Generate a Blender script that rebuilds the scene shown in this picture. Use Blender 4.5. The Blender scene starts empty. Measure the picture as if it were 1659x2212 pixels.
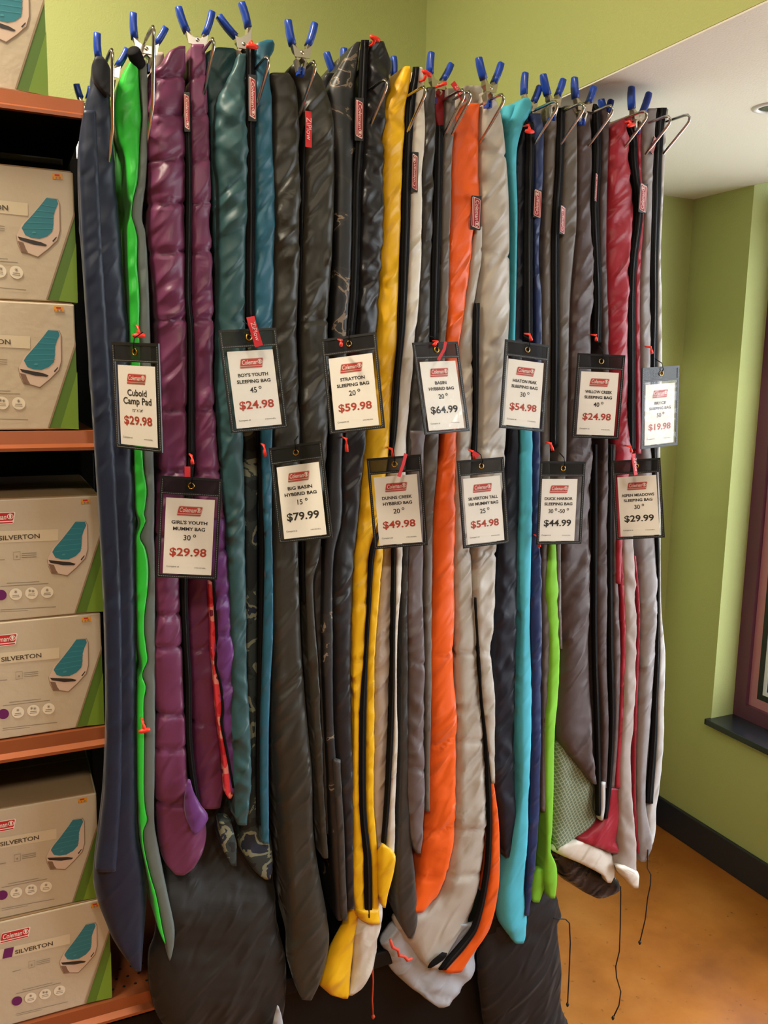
import bpy, bmesh, math, random
from mathutils import Vector, Matrix, noise
scene = bpy.context.scene
COL = scene.collection

# ------------------------------------------------------------------ camera
FPX, CX, CY = 1850.0, 829.5, 1106.0
CAM_H = 1.808
yaw, pitch, roll = math.radians(65), math.radians(9), math.radians(1.0)
fwd = Vector((math.cos(yaw)*math.cos(pitch), math.sin(yaw)*math.cos(pitch), -math.sin(pitch)))
rgt0 = Vector((math.sin(yaw), -math.cos(yaw), 0)); up0 = rgt0.cross(fwd)
RGT = math.cos(roll)*rgt0 + math.sin(roll)*up0
UPV = math.cos(roll)*up0 - math.sin(roll)*rgt0
CAM = Vector((0, 0, CAM_H))
cam_data = bpy.data.cameras.new('camera'); cam = bpy.data.objects.new('camera', cam_data); COL.objects.link(cam)
cam.matrix_world = Matrix(((RGT.x, UPV.x, -fwd.x, CAM.x), (RGT.y, UPV.y, -fwd.y, CAM.y), (RGT.z, UPV.z, -fwd.z, CAM.z), (0, 0, 0, 1)))
cam_data.sensor_fit = 'VERTICAL'; cam_data.sensor_height = 36.0; cam_data.lens = 36.0*FPX/2212.0
cam_data.clip_start = 0.05
scene.camera = cam

# ------------------------------------------------------------------ light
scene.view_settings.view_transform = 'Standard'; scene.view_settings.look = 'None'
scene.view_settings.exposure = 0.12; scene.view_settings.gamma = 1.0
world = bpy.data.worlds.new('world'); scene.world = world; world.use_nodes = True
bg = world.node_tree.nodes['Background']; bg.inputs[0].default_value = (0.86, 0.93, 1.0, 1); bg.inputs[1].default_value = 8.5

def area(name, loc, rot, sx, sy, power, color):
    l = bpy.data.lights.new(name, 'AREA'); l.shape = 'RECTANGLE'; l.size = sx; l.size_y = sy; l.energy = power; l.color = color
    o = bpy.data.objects.new(name, l); COL.objects.link(o); o.location = loc; o.rotation_euler = rot
    return o
WARM = (1.0, 0.84, 0.62)
area('shop_lamp', (-0.75, -0.9, 3.4), (0, 0, 0), 0.35, 0.35, 44, WARM)
area('shop_lamp', (0.6, -1.2, 3.4), (0, 0, 0), 0.35, 0.35, 30, (1.0, 0.95, 0.88))
area('shop_lamp', (-0.5, 1.5, 3.45), (0, 0, 0), 0.35, 0.35, 66, (1.0, 0.88, 0.68))
p = area('window_daylight', (2.66, 1.0, 1.5), (0, math.radians(90), 0), 1.9, 2.5, 10, (1, 1, 1)); p.data.cycles.is_portal = True

# ------------------------------------------------------------------ helpers
def ray(px, py): return fwd + RGT*((px-CX)/FPX) - UPV*((py-CY)/FPX)
def at(px, py, Y):
    d = ray(px, py); return CAM + d*(Y/d.y)
def atX(px, py, X):
    d = ray(px, py); return CAM + d*(X/d.x)

def lin(c):
    c = c/255.0
    return c/12.92 if c <= 0.04045 else ((c+0.055)/1.055)**2.4
def rgb(t): return (lin(t[0]), lin(t[1]), lin(t[2]), 1.0)

MATS = {}
def mat(name, col, rough=0.6, metal=0.0, spec=0.5, bump=0.0, bscale=40.0, stretch=(1, 1, 1), sheen=0.0, var=0.0, vscale=4.0, detail=3.0):
    if name in MATS: return MATS[name]
    m = bpy.data.materials.new(name); m.use_nodes = True; nt = m.node_tree; b = nt.nodes['Principled BSDF']
    b.inputs['Base Color'].default_value = rgb(col); b.inputs['Roughness'].default_value = rough
    b.inputs['Metallic'].default_value = metal; b.inputs['Specular IOR Level'].default_value = spec
    if sheen: b.inputs['Sheen Weight'].default_value = sheen; b.inputs['Sheen Roughness'].default_value = 0.4
    tc = nt.nodes.new('ShaderNodeTexCoord'); mp = nt.nodes.new('ShaderNodeMapping'); nt.links.new(tc.outputs['Object'], mp.inputs[0])
    mp.inputs['Scale'].default_value = stretch
    if bump:
        n = nt.nodes.new('ShaderNodeTexNoise'); n.inputs['Scale'].default_value = bscale; n.inputs['Detail'].default_value = detail
        nt.links.new(mp.outputs[0], n.inputs[0])
        bp = nt.nodes.new('ShaderNodeBump'); bp.inputs['Strength'].default_value = bump; bp.inputs['Distance'].default_value = 0.01
        nt.links.new(n.outputs[0], bp.inputs['Height']); nt.links.new(bp.outputs[0], b.inputs['Normal'])
    if var:
        n2 = nt.nodes.new('ShaderNodeTexNoise'); n2.inputs['Scale'].default_value = vscale; n2.inputs['Detail'].default_value = 4
        nt.links.new(tc.outputs['Object'], n2.inputs[0])
        hs = nt.nodes.new('ShaderNodeHueSaturation'); hs.inputs['Color'].default_value = rgb(col)
        mr = nt.nodes.new('ShaderNodeMapRange'); mr.inputs['From Min'].default_value = 0.3; mr.inputs['From Max'].default_value = 0.7
        mr.inputs['To Min'].default_value = 1-var; mr.inputs['To Max'].default_value = 1+var
        nt.links.new(n2.outputs[0], mr.inputs[0]); nt.links.new(mr.outputs[0], hs.inputs['Value']); nt.links.new(hs.outputs[0], b.inputs['Base Color'])
    MATS[name] = m
    return m
def cloth(name, col, rough=0.5, bump=0.6, sheen=0.08, slant=0.75):
    # nylon shell: creases run slantwise over the quilting
    m = mat(name, col, rough=rough, spec=0.35, sheen=sheen)
    nt = m.node_tree; b = nt.nodes['Principled BSDF']
    tc = nt.nodes.new('ShaderNodeTexCoord'); mp = nt.nodes.new('ShaderNodeMapping')
    mp.vector_type = 'TEXTURE'; mp.inputs['Rotation'].default_value = (0, slant, 0); mp.inputs['Scale'].default_value = (1/30.0, 1/14.0, 1/9.0)
    n = nt.nodes.new('ShaderNodeTexNoise'); n.noise_type = 'RIDGED_MULTIFRACTAL'; n.inputs['Scale'].default_value = 1.0; n.inputs['Detail'].default_value = 2.5; n.inputs['Distortion'].default_value = 0.5
    n2 = nt.nodes.new('ShaderNodeTexNoise'); n2.inputs['Scale'].default_value = 900; n2.inputs['Detail'].default_value = 1
    nt.links.new(tc.outputs['Object'], mp.inputs[0]); nt.links.new(mp.outputs[0], n.inputs[0]); nt.links.new(tc.outputs['Object'], n2.inputs[0])
    mx = nt.nodes.new('ShaderNodeMath'); mx.operation = 'MULTIPLY_ADD'; mx.inputs[1].default_value = 0.006
    nt.links.new(n2.outputs[0], mx.inputs[0]); nt.links.new(n.outputs[0], mx.inputs[2])
    bp = nt.nodes.new('ShaderNodeBump'); bp.inputs['Strength'].default_value = bump; bp.inputs['Distance'].default_value = 0.032
    nt.links.new(mx.outputs[0], bp.inputs['Height']); nt.links.new(bp.outputs[0], b.inputs['Normal'])
    return m
def ramp_mat(name, stops, scale, rough=0.7, kind='noise', detail=3.0, distortion=0.0):
    m = bpy.data.materials.new(name); m.use_nodes = True; nt = m.node_tree; b = nt.nodes['Principled BSDF']; b.inputs['Roughness'].default_value = rough
    tc = nt.nodes.new('ShaderNodeTexCoord')
    if kind == 'noise':
        t = nt.nodes.new('ShaderNodeTexNoise'); t.inputs['Scale'].default_value = scale; t.inputs['Detail'].default_value = detail; t.inputs['Distortion'].default_value = distortion
    else:
        t = nt.nodes.new('ShaderNodeTexVoronoi'); t.inputs['Scale'].default_value = scale
    nt.links.new(tc.outputs['Object'], t.inputs[0])
    r = nt.nodes.new('ShaderNodeValToRGB'); r.color_ramp.interpolation = 'CONSTANT'
    e = r.color_ramp.elements
    e[0].position = stops[0][0]; e[0].color = rgb(stops[0][1]); e[1].position = stops[1][0]; e[1].color = rgb(stops[1][1])
    for pos, c in stops[2:]:
        k = e.new(pos); k.color = rgb(c)
    nt.links.new(t.outputs[0], r.inputs[0]); nt.links.new(r.outputs[0], b.inputs['Base Color'])
    MATS[name] = m
    return m

class MB:
    def __init__(self): self.v = []; self.f = []
    def add(self, vs, fs):
        o = len(self.v); self.v += [Vector(q) for q in vs]; self.f += [tuple(i+o for i in f) for f in fs]; return self
    def box(self, lo, hi):
        x0, y0, z0 = lo; x1, y1, z1 = hi
        return self.add([(x0,y0,z0),(x1,y0,z0),(x1,y1,z0),(x0,y1,z0),(x0,y0,z1),(x1,y0,z1),(x1,y1,z1),(x0,y1,z1)],
                        [(0,3,2,1),(4,5,6,7),(0,1,5,4),(1,2,6,5),(2,3,7,6),(3,0,4,7)])
    def tube(self, pts, r, n=8, closed=False):
        pts = [Vector(q) for q in pts]; rs = r if isinstance(r, (list, tuple)) else [r]*len(pts)
        vs = []; L = len(pts); ref = Vector((0.31, 0.52, 0.79))
        for i, q in enumerate(pts):
            a = pts[(i-1) % L] if (closed or i > 0) else q; c = pts[(i+1) % L] if (closed or i < L-1) else q
            d = (c-a).normalized(); u = d.cross(ref).normalized(); w = d.cross(u)
            vs += [q + u*math.cos(2*math.pi*k/n)*rs[i] + w*math.sin(2*math.pi*k/n)*rs[i] for k in range(n)]
        fs = []
        for i in range(L if closed else L-1):
            j = (i+1) % L
            fs += [(i*n+k, i*n+(k+1) % n, j*n+(k+1) % n, j*n+k) for k in range(n)]
        if not closed: fs += [tuple(range(n))[::-1], tuple((L-1)*n+k for k in range(n))]
        return self.add(vs, fs)
    def poly(self, pts, n, t=0.0):           # flat polygon, normal n, optional thickness behind it
        k = len(pts); n = Vector(n)
        if not t: return self.add(pts, [tuple(range(k))])
        bk = [Vector(q)-n*t for q in pts]
        return self.add(list(pts)+bk, [tuple(range(k)), tuple(range(2*k-1, k-1, -1))]+[(i, k+i, k+(i+1) % k, (i+1) % k) for i in range(k)])
    def xf(self, M):
        self.v = [M @ q for q in self.v]; return self
    def mesh(self, name, off=Vector((0, 0, 0)), smooth=False, bevel=0.0, recalc=True):
        me = bpy.data.meshes.new(name); me.from_pydata([tuple(q-off) for q in self.v], [], self.f)
        if recalc or bevel:
            bm = bmesh.new(); bm.from_mesh(me)
            if bevel: bmesh.ops.bevel(bm, geom=list(bm.edges), offset=bevel, segments=2, affect='EDGES', profile=0.5, clamp_overlap=True)
            bmesh.ops.recalc_face_normals(bm, faces=bm.faces); bm.to_mesh(me); bm.free()
        if smooth: me.polygons.foreach_set('use_smooth', [True]*len(me.polygons))
        return me
def add_obj(name, me, m, parent=None, label=None):
    o = bpy.data.objects.new(name, me); COL.objects.link(o)
    if m is not None and not me.materials: me.materials.append(m)
    if parent: o.parent = parent
    if label: o['label'] = label
    return o
def root_off(parent):
    q = Vector((0, 0, 0))
    while parent is not None:
        q += parent.location; parent = parent.parent
    return q
def put(mb, name, m, parent=None, smooth=False, bevel=0.0, label=None):
    return add_obj(name, mb.mesh(name, root_off(parent), smooth, bevel), m, parent, label)
def thing(name, label, cat, loc, group=None):
    o = bpy.data.objects.new(name, None); COL.objects.link(o); o.empty_display_size = 0.05; o.location = loc
    o['label'] = label; o['category'] = cat
    if group: o['group'] = group
    return o
def struct(mb, name, m, parent=None, label=None, **k):
    o = put(mb, name, m, parent, **k)
    if not parent: o['kind'] = 'structure'
    if label: o['label'] = label
    return o

# ------------------------------------------------------------------ text and logo
TXT = {}
def text_geo(s, offset=0.0, shear=0.0):
    key = (s, offset, shear)
    if key in TXT: return TXT[key]
    cu = bpy.data.curves.new('t', 'FONT'); cu.body = s; cu.offset = offset; cu.shear = shear; cu.resolution_u = 3; cu.align_x = 'CENTER'
    o = bpy.data.objects.new('t', cu); COL.objects.link(o)
    me = bpy.data.meshes.new_from_object(o)
    v = [q.co.copy() for q in me.vertices]; f = [tuple(q.vertices) for q in me.polygons]
    bpy.data.objects.remove(o); bpy.data.curves.remove(cu); bpy.data.meshes.remove(me)
    x0 = min(q.x for q in v); x1 = max(q.x for q in v); y0 = min(q.y for q in v); y1 = max(q.y for q in v)
    v = [Vector((q.x-(x0+x1)/2, q.y-(y0+y1)/2, 0)) for q in v]
    TXT[key] = (v, f, x1-x0, y1-y0)
    return TXT[key]
def text_to(mb, s, u, v, h=None, w=None, bold=0.0, shear=0.0, n=0.0):
    # flat lettering in the local plane (x right, z up, facing -y); h = cap height, w = width
    vs, fs, tw, th = text_geo(s, bold, shear)
    sy = h/th if h else w/tw
    sx = w/tw if w else sy
    mb.add([(u+q.x*sx, n, v+q.y*sy) for q in vs], fs)
def disc(mb, u, v, r, n=0.0, k=20, r2=None):
    if r2 is None: mb.add([(u+r*math.cos(2*math.pi*i/k), n, v+r*math.sin(2*math.pi*i/k)) for i in range(k)], [tuple(range(k))])
    else:
        vs = []
        for i in range(k):
            a = 2*math.pi*i/k; vs += [(u+r*math.cos(a), n, v+r*math.sin(a)), (u+r2*math.cos(a), n, v+r2*math.sin(a))]
        mb.add(vs, [(2*i, 2*((i+1) % k), 2*((i+1) % k)+1, 2*i+1) for i in range(k)])
def para(u, v, w, h, sl, cr, n):
    c = []
    for (x, y, a0) in ((w/2-cr, h/2-cr, 0), (-w/2+cr, h/2-cr, 90), (-w/2+cr, -h/2+cr, 180), (w/2-cr, -h/2+cr, 270)):
        for k in range(5):
            a = math.radians(a0+22.5*k); px = x+cr*math.cos(a); py = y+cr*math.sin(a)
            c.append((u+px+sl*py, n, v+py))
    return c
def logo(u, v, w, n=-0.0006):
    """red slanted plate, white outline, script name, lantern badge and underline; returns three meshes' data"""
    h = w*0.42; sl = 0.22; cr = h*0.14
    out = MB(); out.poly(para(u, v, w, h, sl, cr, n), (0, -1, 0))
    red = MB(); red.poly(para(u, v+h*0.10, w*0.95, h*0.68, sl, cr*0.7, n-0.0003), (0, -1, 0)); red.poly(para(u-0.085*h, v-h*0.385, w*0.95, h*0.11, sl, h*0.03, n-0.0003), (0, -1, 0))
    wh = MB(); text_to(wh, 'Coleman', u-w*0.09, v+h*0.11, h=h*0.46, w=w*0.66, bold=0.012, shear=0.22, n=n-0.0006)
    cu, cv, r = u+w*0.365, v+h*0.13, h*0.24
    disc(wh, cu, cv, r, n-0.0006, 20, r*0.78)
    lant = [(-.32, -.62), (.32, -.62), (.32, -.4), (.2, -.34), (.42, .05), (.28, .35), (.5, .45), (.12, .72), (-.12, .72), (-.5, .45), (-.28, .35), (-.42, .05), (-.2, -.34), (-.32, -.4)]
    wh.poly([(cu+a*r, n-0.0006, cv+b*r) for a, b in lant], (0, -1, 0))
    return out, red, wh

# ------------------------------------------------------------------ setting
M_WALL = mat('green_wall_paint', (176, 184, 116), rough=0.75, bump=0.15, bscale=220)
M_CEIL = mat('white_ceiling_paint', (228, 224, 214), rough=0.8, bump=0.1, bscale=200)
M_BASEB = mat('black_rubber_baseboard', (40, 44, 52), rough=0.45)
YB, XR, XBH, ZS = 2.55, 2.443, 1.305, 2.484
struct(MB().box((-5, YB, 0), (XR+0.2, YB+0.12, 3.62)), 'wall_back', M_WALL)
wr = MB(); WY1, WY0, WZ0 = 2.27, -0.4, 0.55; XO = XR+0.115
wr.box((XR, WY1, 0), (XO, YB, 3.62)); wr.box((XR, WY0, 0), (XO, WY1, WZ0-0.022)); wr.box((XR, -5, 0), (XO, WY0, 3.62)); wr.box((XR, WY0, ZS+0.02), (XO, WY1, 3.62))
struct(wr, 'wall_right', M_WALL)
struct(MB().box((XBH, -5, ZS), (XBH+0.1, YB, 3.62)), 'wall_bulkhead', M_WALL)
struct(MB().box((XBH+0.1, -5, ZS), (XR, YB, ZS+0.02)).box((XBH+0.001, -5, ZS-0.004), (XR, YB, ZS)), 'ceiling', M_CEIL)
struct(MB().box((-5, -5, 3.6), (XBH, YB, 3.7)), 'ceiling', M_CEIL)
struct(MB().box((-5.1, -5, 0), (-5, YB, 3.62)), 'wall_left', M_WALL)
struct(MB().box((-5, -5.1, 0), (XR, -5, 3.62)), 'wall_front', mat('darkened_wall_paint', (118, 112, 102), rough=0.8))  # unseen wall behind the camera, darkened to hold down bounced light
struct(MB().box((XR-0.014, -5, 0), (XR, YB, 0.125)), 'baseboard_right', M_BASEB, bevel=0.004)
struct(MB().box((-5, YB-0.014, 0), (XR-0.014, YB, 0.125)), 'baseboard_back', M_BASEB, bevel=0.004)

def floor_mat():
    m = bpy.data.materials.new('orange_stained_concrete'); m.use_nodes = True; nt = m.node_tree; b = nt.nodes['Principled BSDF']
    tc = nt.nodes.new('ShaderNodeTexCoord')
    n1 = nt.nodes.new('ShaderNodeTexNoise'); n1.inputs['Scale'].default_value = 3.2; n1.inputs['Detail'].default_value = 8; n1.inputs['Roughness'].default_value = 0.65
    r1 = nt.nodes.new('ShaderNodeValToRGB'); e = r1.color_ramp.elements
    e[0].position = 0.3; e[0].color = rgb((138, 78, 28)); e[1].position = 0.72; e[1].color = rgb((180, 116, 52))
    k = e.new(0.52); k.color = rgb((164, 98, 38))
    n2 = nt.nodes.new('ShaderNodeTexNoise'); n2.inputs['Scale'].default_value = 38; n2.inputs['Detail'].default_value = 5
    r2 = nt.nodes.new('ShaderNodeValToRGB'); e = r2.color_ramp.elements; e[0].position = 0.66; e[0].color = (0, 0, 0, 1); e[1].position = 0.74; e[1].color = (1, 1, 1, 1)
    mx = nt.nodes.new('ShaderNodeMix'); mx.data_type = 'RGBA'; mx.inputs[7].default_value = rgb((88, 52, 30))
    for n in (n1, n2): nt.links.new(tc.outputs['Object'], n.inputs[0])
    nt.links.new(n1.outputs[0], r1.inputs[0]); nt.links.new(n2.outputs[0], r2.inputs[0])
    nt.links.new(r2.outputs[0], mx.inputs[0]); nt.links.new(r1.outputs[0], mx.inputs[6]); nt.links.new(mx.outputs[2], b.inputs['Base Color'])
    b.inputs['Roughness'].default_value = 0.28
    n3 = nt.nodes.new('ShaderNodeTexNoise'); n3.inputs['Scale'].default_value = 6; nt.links.new(tc.outputs['Object'], n3.inputs[0])
    mr = nt.nodes.new('ShaderNodeMapRange'); mr.inputs['To Min'].default_value = 0.2; mr.inputs['To Max'].default_value = 0.45; nt.links.new(n3.outputs[0], mr.inputs[0]); nt.links.new(mr.outputs[0], b.inputs['Roughness'])
    return m
struct(MB().box((-5, -5, -0.05), (XR, YB, 0)), 'floor', floor_mat())
struct(MB().box((XR+0.3, -30, -0.25), (40, 40, -0.15)), 'ground', mat('pale_pavement', (196, 190, 182), rough=0.9))

# window
M_FR = mat('maroon_window_frame', (98, 54, 72), rough=0.5)
M_FR2 = mat('dusty_red_window_stop', (184, 122, 130), rough=0.5)
M_BLK = mat('black_gasket', (24, 26, 30), rough=0.5)
M_WHT = mat('white_glazing_bead', (225, 228, 232), rough=0.4)
M_SILL = mat('black_stone_sill', (34, 38, 44), rough=0.22)
def schlick(nt, sock):
    lw = nt.nodes.new('ShaderNodeLayerWeight'); pw = nt.nodes.new('ShaderNodeMath'); pw.operation = 'POWER'; pw.inputs[1].default_value = 4.0
    ma = nt.nodes.new('ShaderNodeMath'); ma.operation = 'MULTIPLY_ADD'; ma.inputs[1].default_value = 0.75; ma.inputs[2].default_value = 0.045
    nt.links.new(lw.outputs['Facing'], pw.inputs[0]); nt.links.new(pw.outputs[0], ma.inputs[0]); nt.links.new(ma.outputs[0], sock)
def glass_mat():
    m = bpy.data.materials.new('window_glass'); m.use_nodes = True; nt = m.node_tree; nt.nodes.remove(nt.nodes['Principled BSDF'])
    tr = nt.nodes.new('ShaderNodeBsdfTransparent'); gl = nt.nodes.new('ShaderNodeBsdfGlossy'); gl.inputs['Roughness'].default_value = 0.02
    mx = nt.nodes.new('ShaderNodeMixShader'); schlick(nt, mx.inputs[0]); nt.links.new(tr.outputs[0], mx.inputs[1]); nt.links.new(gl.outputs[0], mx.inputs[2]); nt.links.new(mx.outputs[0], nt.nodes['Material Output'].inputs[0])
    return m
win = bpy.data.objects.new('window_1', None); COL.objects.link(win); win.location = (XO, (WY0+WY1)/2, WZ0); win['kind'] = 'structure'
def frame_ring(name, x0, x1, ins, wd, m):
    y0, y1, z0, z1 = WY0+ins, WY1-ins, WZ0+ins, ZS-ins
    mb = MB(); mb.box((x0, y0, z0), (x1, y1, z0+wd)); mb.box((x0, y0, z1-wd), (x1, y1, z1)); mb.box((x0, y0, z0+wd), (x1, y0+wd, z1-wd)); mb.box((x0, y1-wd, z0+wd), (x1, y1, z1-wd))
    put(mb, name, m, win)
frame_ring('frame', XO-0.005, XO+0.06, 0.0, 0.055, M_FR)
frame_ring('window_stop', XO+0.012, XO+0.07, 0.055, 0.035, M_FR2)
frame_ring('gasket', XO+0.012, XO+0.075, 0.09, 0.022, M_BLK)
frame_ring('glazing_bead', XO+0.014, XO+0.075, 0.112, 0.014, M_WHT)
frame_ring('inner_gasket', XO+0.02, XO+0.075, 0.126, 0.012, M_BLK)
put(MB().box((XO+0.05, WY0+0.13, WZ0+0.13), (XO+0.056, WY1-0.13, ZS-0.13)), 'glass', glass_mat(), win)
put(MB().box((XR-0.03, WY0-0.02, WZ0-0.022), (XO+0.05, WY1-0.001, WZ0)).box((XR-0.03, WY1-0.001, WZ0-0.022), (XR-0.001, WY1+0.005, WZ0)), 'window_sill', M_SILL, win, bevel=0.002)

# recessed downlight in the low ceiling
dl = atX(1662, 232, 2.0); d = ray(1668, 232); t = (ZS-0.004-CAM_H)/d.z; dc = CAM+d*t
lt = thing('recessed_downlight', 'white round recessed downlight in the low white ceiling', 'light', (dc.x, dc.y, dc.z))
mb = MB(); k = 28; prof = [(0.031, 0.0), (0.034, -0.004), (0.042, -0.005), (0.047, -0.002), (0.047, 0.0)]
vs = [(dc.x+r*math.cos(2*math.pi*i/k), dc.y+r*math.sin(2*math.pi*i/k), dc.z+z) for i in range(k) for r, z in prof]
mb.add(vs, [(i*5+j, ((i+1) % k)*5+j, ((i+1) % k)*5+j+1, i*5+j+1) for i in range(k) for j in range(4)])
put(mb, 'trim_ring', mat('white_metal', (225, 225, 225), rough=0.35), lt, smooth=True)
mb = MB(); prof = [(0.032, -0.001), (0.024, -0.002), (0.018, -0.0015)]
vs = [(dc.x+r*math.cos(2*math.pi*i/k), dc.y+r*math.sin(2*math.pi*i/k), dc.z+z) for i in range(k) for r, z in prof]
mb.add(vs, [(i*3+j, ((i+1) % k)*3+j, ((i+1) % k)*3+j+1, i*3+j+1) for i in range(k) for j in range(2)]+[tuple(i*3+2 for i in range(k))])
put(mb, 'reflector', mat('grey_reflector', (120, 124, 135), rough=0.25, metal=0.8), lt, smooth=True)

# ------------------------------------------------------------------ gondola shelving
M_BLACKP = mat('black_slat_panel', (26, 23, 22), rough=0.6)
M_COPPER = mat('copper_painted_metal', (150, 82, 46), rough=0.38, metal=0.35, var=0.08, vscale=9)
M_DARKM = mat('dark_brown_metal', (15, 13, 12), rough=0.6, spec=0.2)
PY = 2.16; SH_X0, SH_X1 = -1.05, 0.19; FY = 1.70
gon = thing('gondola_rack', 'tall black slatted shop rack behind the boxes and hanging bags', 'rack', (0.2, PY, 0))
put(MB().box((SH_X0-0.05, PY+0.012, 0), (1.38, PY+0.05, 2.31)), 'back_panel', M_BLACKP, gon)
zz = 0.12; slat = None
while zz < 2.27:
    if slat is None: slat = MB().box((-(1.38-SH_X0)/2, -0.006, 0), ((1.38-SH_X0)/2, 0.006, 0.045)).mesh('slat', bevel=0.003)
    o = add_obj('slat', slat, M_BLACKP, gon); o.location = Vector(((1.38+SH_X0)/2, PY+0.006, zz))-root_off(gon); zz += 0.058
for x in (SH_X0-0.04, 0.215, 1.36):
    put(MB().box((x-0.015, PY-0.03, 0), (x+0.015, PY, 2.28)), 'upright', M_BLACKP, gon, bevel=0.002)
for z in (2.36, 2.08): put(MB().box((0.24, PY-0.02, z), (1.5, PY, z+0.04)), 'hook_rail', M_BLACKP, gon, bevel=0.002)
for x in (0.26, 1.3): put(MB().box((x, PY-0.012, 2.12), (x+0.04, PY, 2.36)), 'rail_bracket', M_BLACKP, gon)
put(MB().box((SH_X0, FY+0.03, 0), (1.14, FY+0.05, 0.424)), 'kick_panel', M_DARKM, gon)

def shelf(z, x1, label, holes=False):
    t = thing('metal_shelf', label, 'shelf', ((SH_X0+x1)/2, FY+0.2, z-0.03), 'copper metal shelves')
    put(MB().box((SH_X0, FY+0.022, z-0.012), (x1, PY-0.031, z)), 'deck', M_COPPER, t)
    # channel-shaped front lip: bottom rim folded forward
    prof = [(FY+0.022, z), (FY+0.012, z-0.001), (FY+0.008, z-0.024), (FY-0.006, z-0.03), (FY-0.006, z-0.036), (FY+0.014, z-0.034), (FY+0.02, z-0.012)]
    n = len(prof); mb = MB(); mb.add([(SH_X0, y, q) for y, q in prof]+[(x1, y, q) for y, q in prof], [(i, (i+1) % n, n+(i+1) % n, n+i) for i in range(n)]+[tuple(range(n)), tuple(range(2*n-1, n-1, -1))])
    put(mb, 'front_lip', M_COPPER, t)
    put(MB().box((SH_X0, FY+0.022, z-0.045), (SH_X0+0.004, PY-0.04, z-0.012)), 'bracket', M_DARKM, t); put(MB().box((x1-0.004, FY+0.022, z-0.045), (x1, PY-0.04, z-0.012)), 'bracket', M_DARKM, t)
    put(MB().box((SH_X0+0.004, FY+0.024, z-0.016), (x1-0.004, PY-0.04, z-0.0125)), 'underside_shade', M_DARKM, t)  # dark sheet standing in for the shade beneath the shelf
    if holes:
        hm = MB()
        for i in range(9):
            for j in range(3):
                cx = x1-0.02-0.024*i+(0.012 if j % 2 else 0); cy = FY+0.045+0.03*j
                hm.add([(cx+0.0035*math.cos(a*math.pi/4), cy+0.0035*math.sin(a*math.pi/4), z+0.0004) for a in range(8)], [tuple(range(8))])
        put(hm, 'perforation', M_BLK, t)
    return t
shelf(2.288, SH_X1, 'topmost copper metal shelf under the single box')
shelf(1.697, SH_X1, 'second copper metal shelf from the top, two boxes stand on it')
shelf(1.104, SH_X1, 'third copper metal shelf from the top, at knee height')
shelf(0.492, 0.40, 'lowest copper metal deck with small holes beside the boxes', True)
bd = thing('base_deck', 'dark brown metal base deck beneath the hanging bags', 'shelf', (0.9, FY+0.2, 0.41))
put(MB().box((0.405, FY+0.0, 0.425), (1.15, PY-0.031, 0.44)), 'deck', M_DARKM, bd)
put(MB().box((0.405, FY-0.012, 0.40), (1.15, FY-0.0005, 0.44)), 'front_lip', M_DARKM, bd, bevel=0.003)

# ------------------------------------------------------------------ cartons
BW, BH, BD = 0.46, 0.233, 0.36
M_CARD = mat('silver_tan_carton', (196, 182, 158), rough=0.5, bump=0.08, bscale=60)
M_CARDB = mat('brown_carton_edge', (150, 122, 88), rough=0.8)
INK = {k: mat('ink_'+k, c, rough=0.5) for k, c in dict(green_dark=(84, 118, 40), green=(112, 146, 44), teal=(40, 122, 138), beige=(212, 188, 170), brown=(128, 100, 82), dark=(50, 44, 42), band=(214, 200, 172),
       text=(86, 74, 58), red=(196, 40, 44), white=(238, 232, 220), purple=(104, 30, 96), cream=(232, 222, 200), grey=(150, 138, 120), orange=(232, 158, 40), edge=(150, 126, 100), teal_light=(66, 146, 156)).items()}
def bl(cx, cy, n):     # point of the printed face, measured on the third carton, in carton-local metres (right front bottom corner = origin)
    q = at(cx/6.636, 1040+cy/6.636, 1.72); return (q.x-0.195, n, q.z-1.349)
BOXP = {}
def face(key, name, polys, ink, n, parts=None):
    mb = MB()
    for pl in polys: mb.poly([bl(x, y, n) for x, y in pl], (0, -1, 0))
    BOXP[key] = (name, mb.mesh(name, recalc=False), ink)
def bar(x0, y0, x1, y1, h): return [(x0, y0), (x1, y1), (x1, y1+h), (x0, y0+h)]
face('stripe', 'green_stripe', [[(1447, 665), (1486, 1795), (1075, 1812)]], 'green_dark', -0.0012)
face('stripe2', 'green_stripe', [[(1468, 1030), (1487, 1795), (1235, 1803)]], 'green', -0.0016)
face('edge', 'stripe_edge', [[(1447, 620), (1450, 690), (1088, 1800), (1062, 1812)]], 'edge', -0.0018)
OUT = [(1075, 505), (1215, 500), (1245, 560), (1250, 900), (1215, 1030), (1090, 1160), (960, 1275), (840, 1250), (740, 1240), (690, 1130), (675, 1040), (740, 900), (880, 750)]
face('bagedge', 'bag_picture', [[(980+(x-980)*1.035+4, 890+(y-890)*1.025+6) for x, y in OUT]], 'edge', -0.0007)
face('bag', 'bag_picture', [[(1075, 505), (1215, 500), (1245, 560), (1250, 900), (1215, 1030), (1090, 1160), (960, 1275), (840, 1250), (740, 1240), (690, 1130), (675, 1040), (740, 900), (880, 750)]], 'beige', -0.0010)
face('teal', 'bag_picture', [[(1075, 508), (1213, 505), (1232, 560), (1195, 640), (1170, 720), (1165, 850), (1150, 930), (1080, 1000), (980, 1045), (870, 1045), (790, 1020), (745, 940), (780, 880), (890, 750), (1000, 610)]], 'teal', -0.0014)
face('tealbars', 'bag_picture', [bar(1010-i*62, 600+i*84, 1185-i*4, 606+i*70, 7) for i in range(5)]+[[(880, 975), (905, 962), (935, 965), (930, 985), (885, 990)]], 'teal_light', -0.0018)
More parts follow.
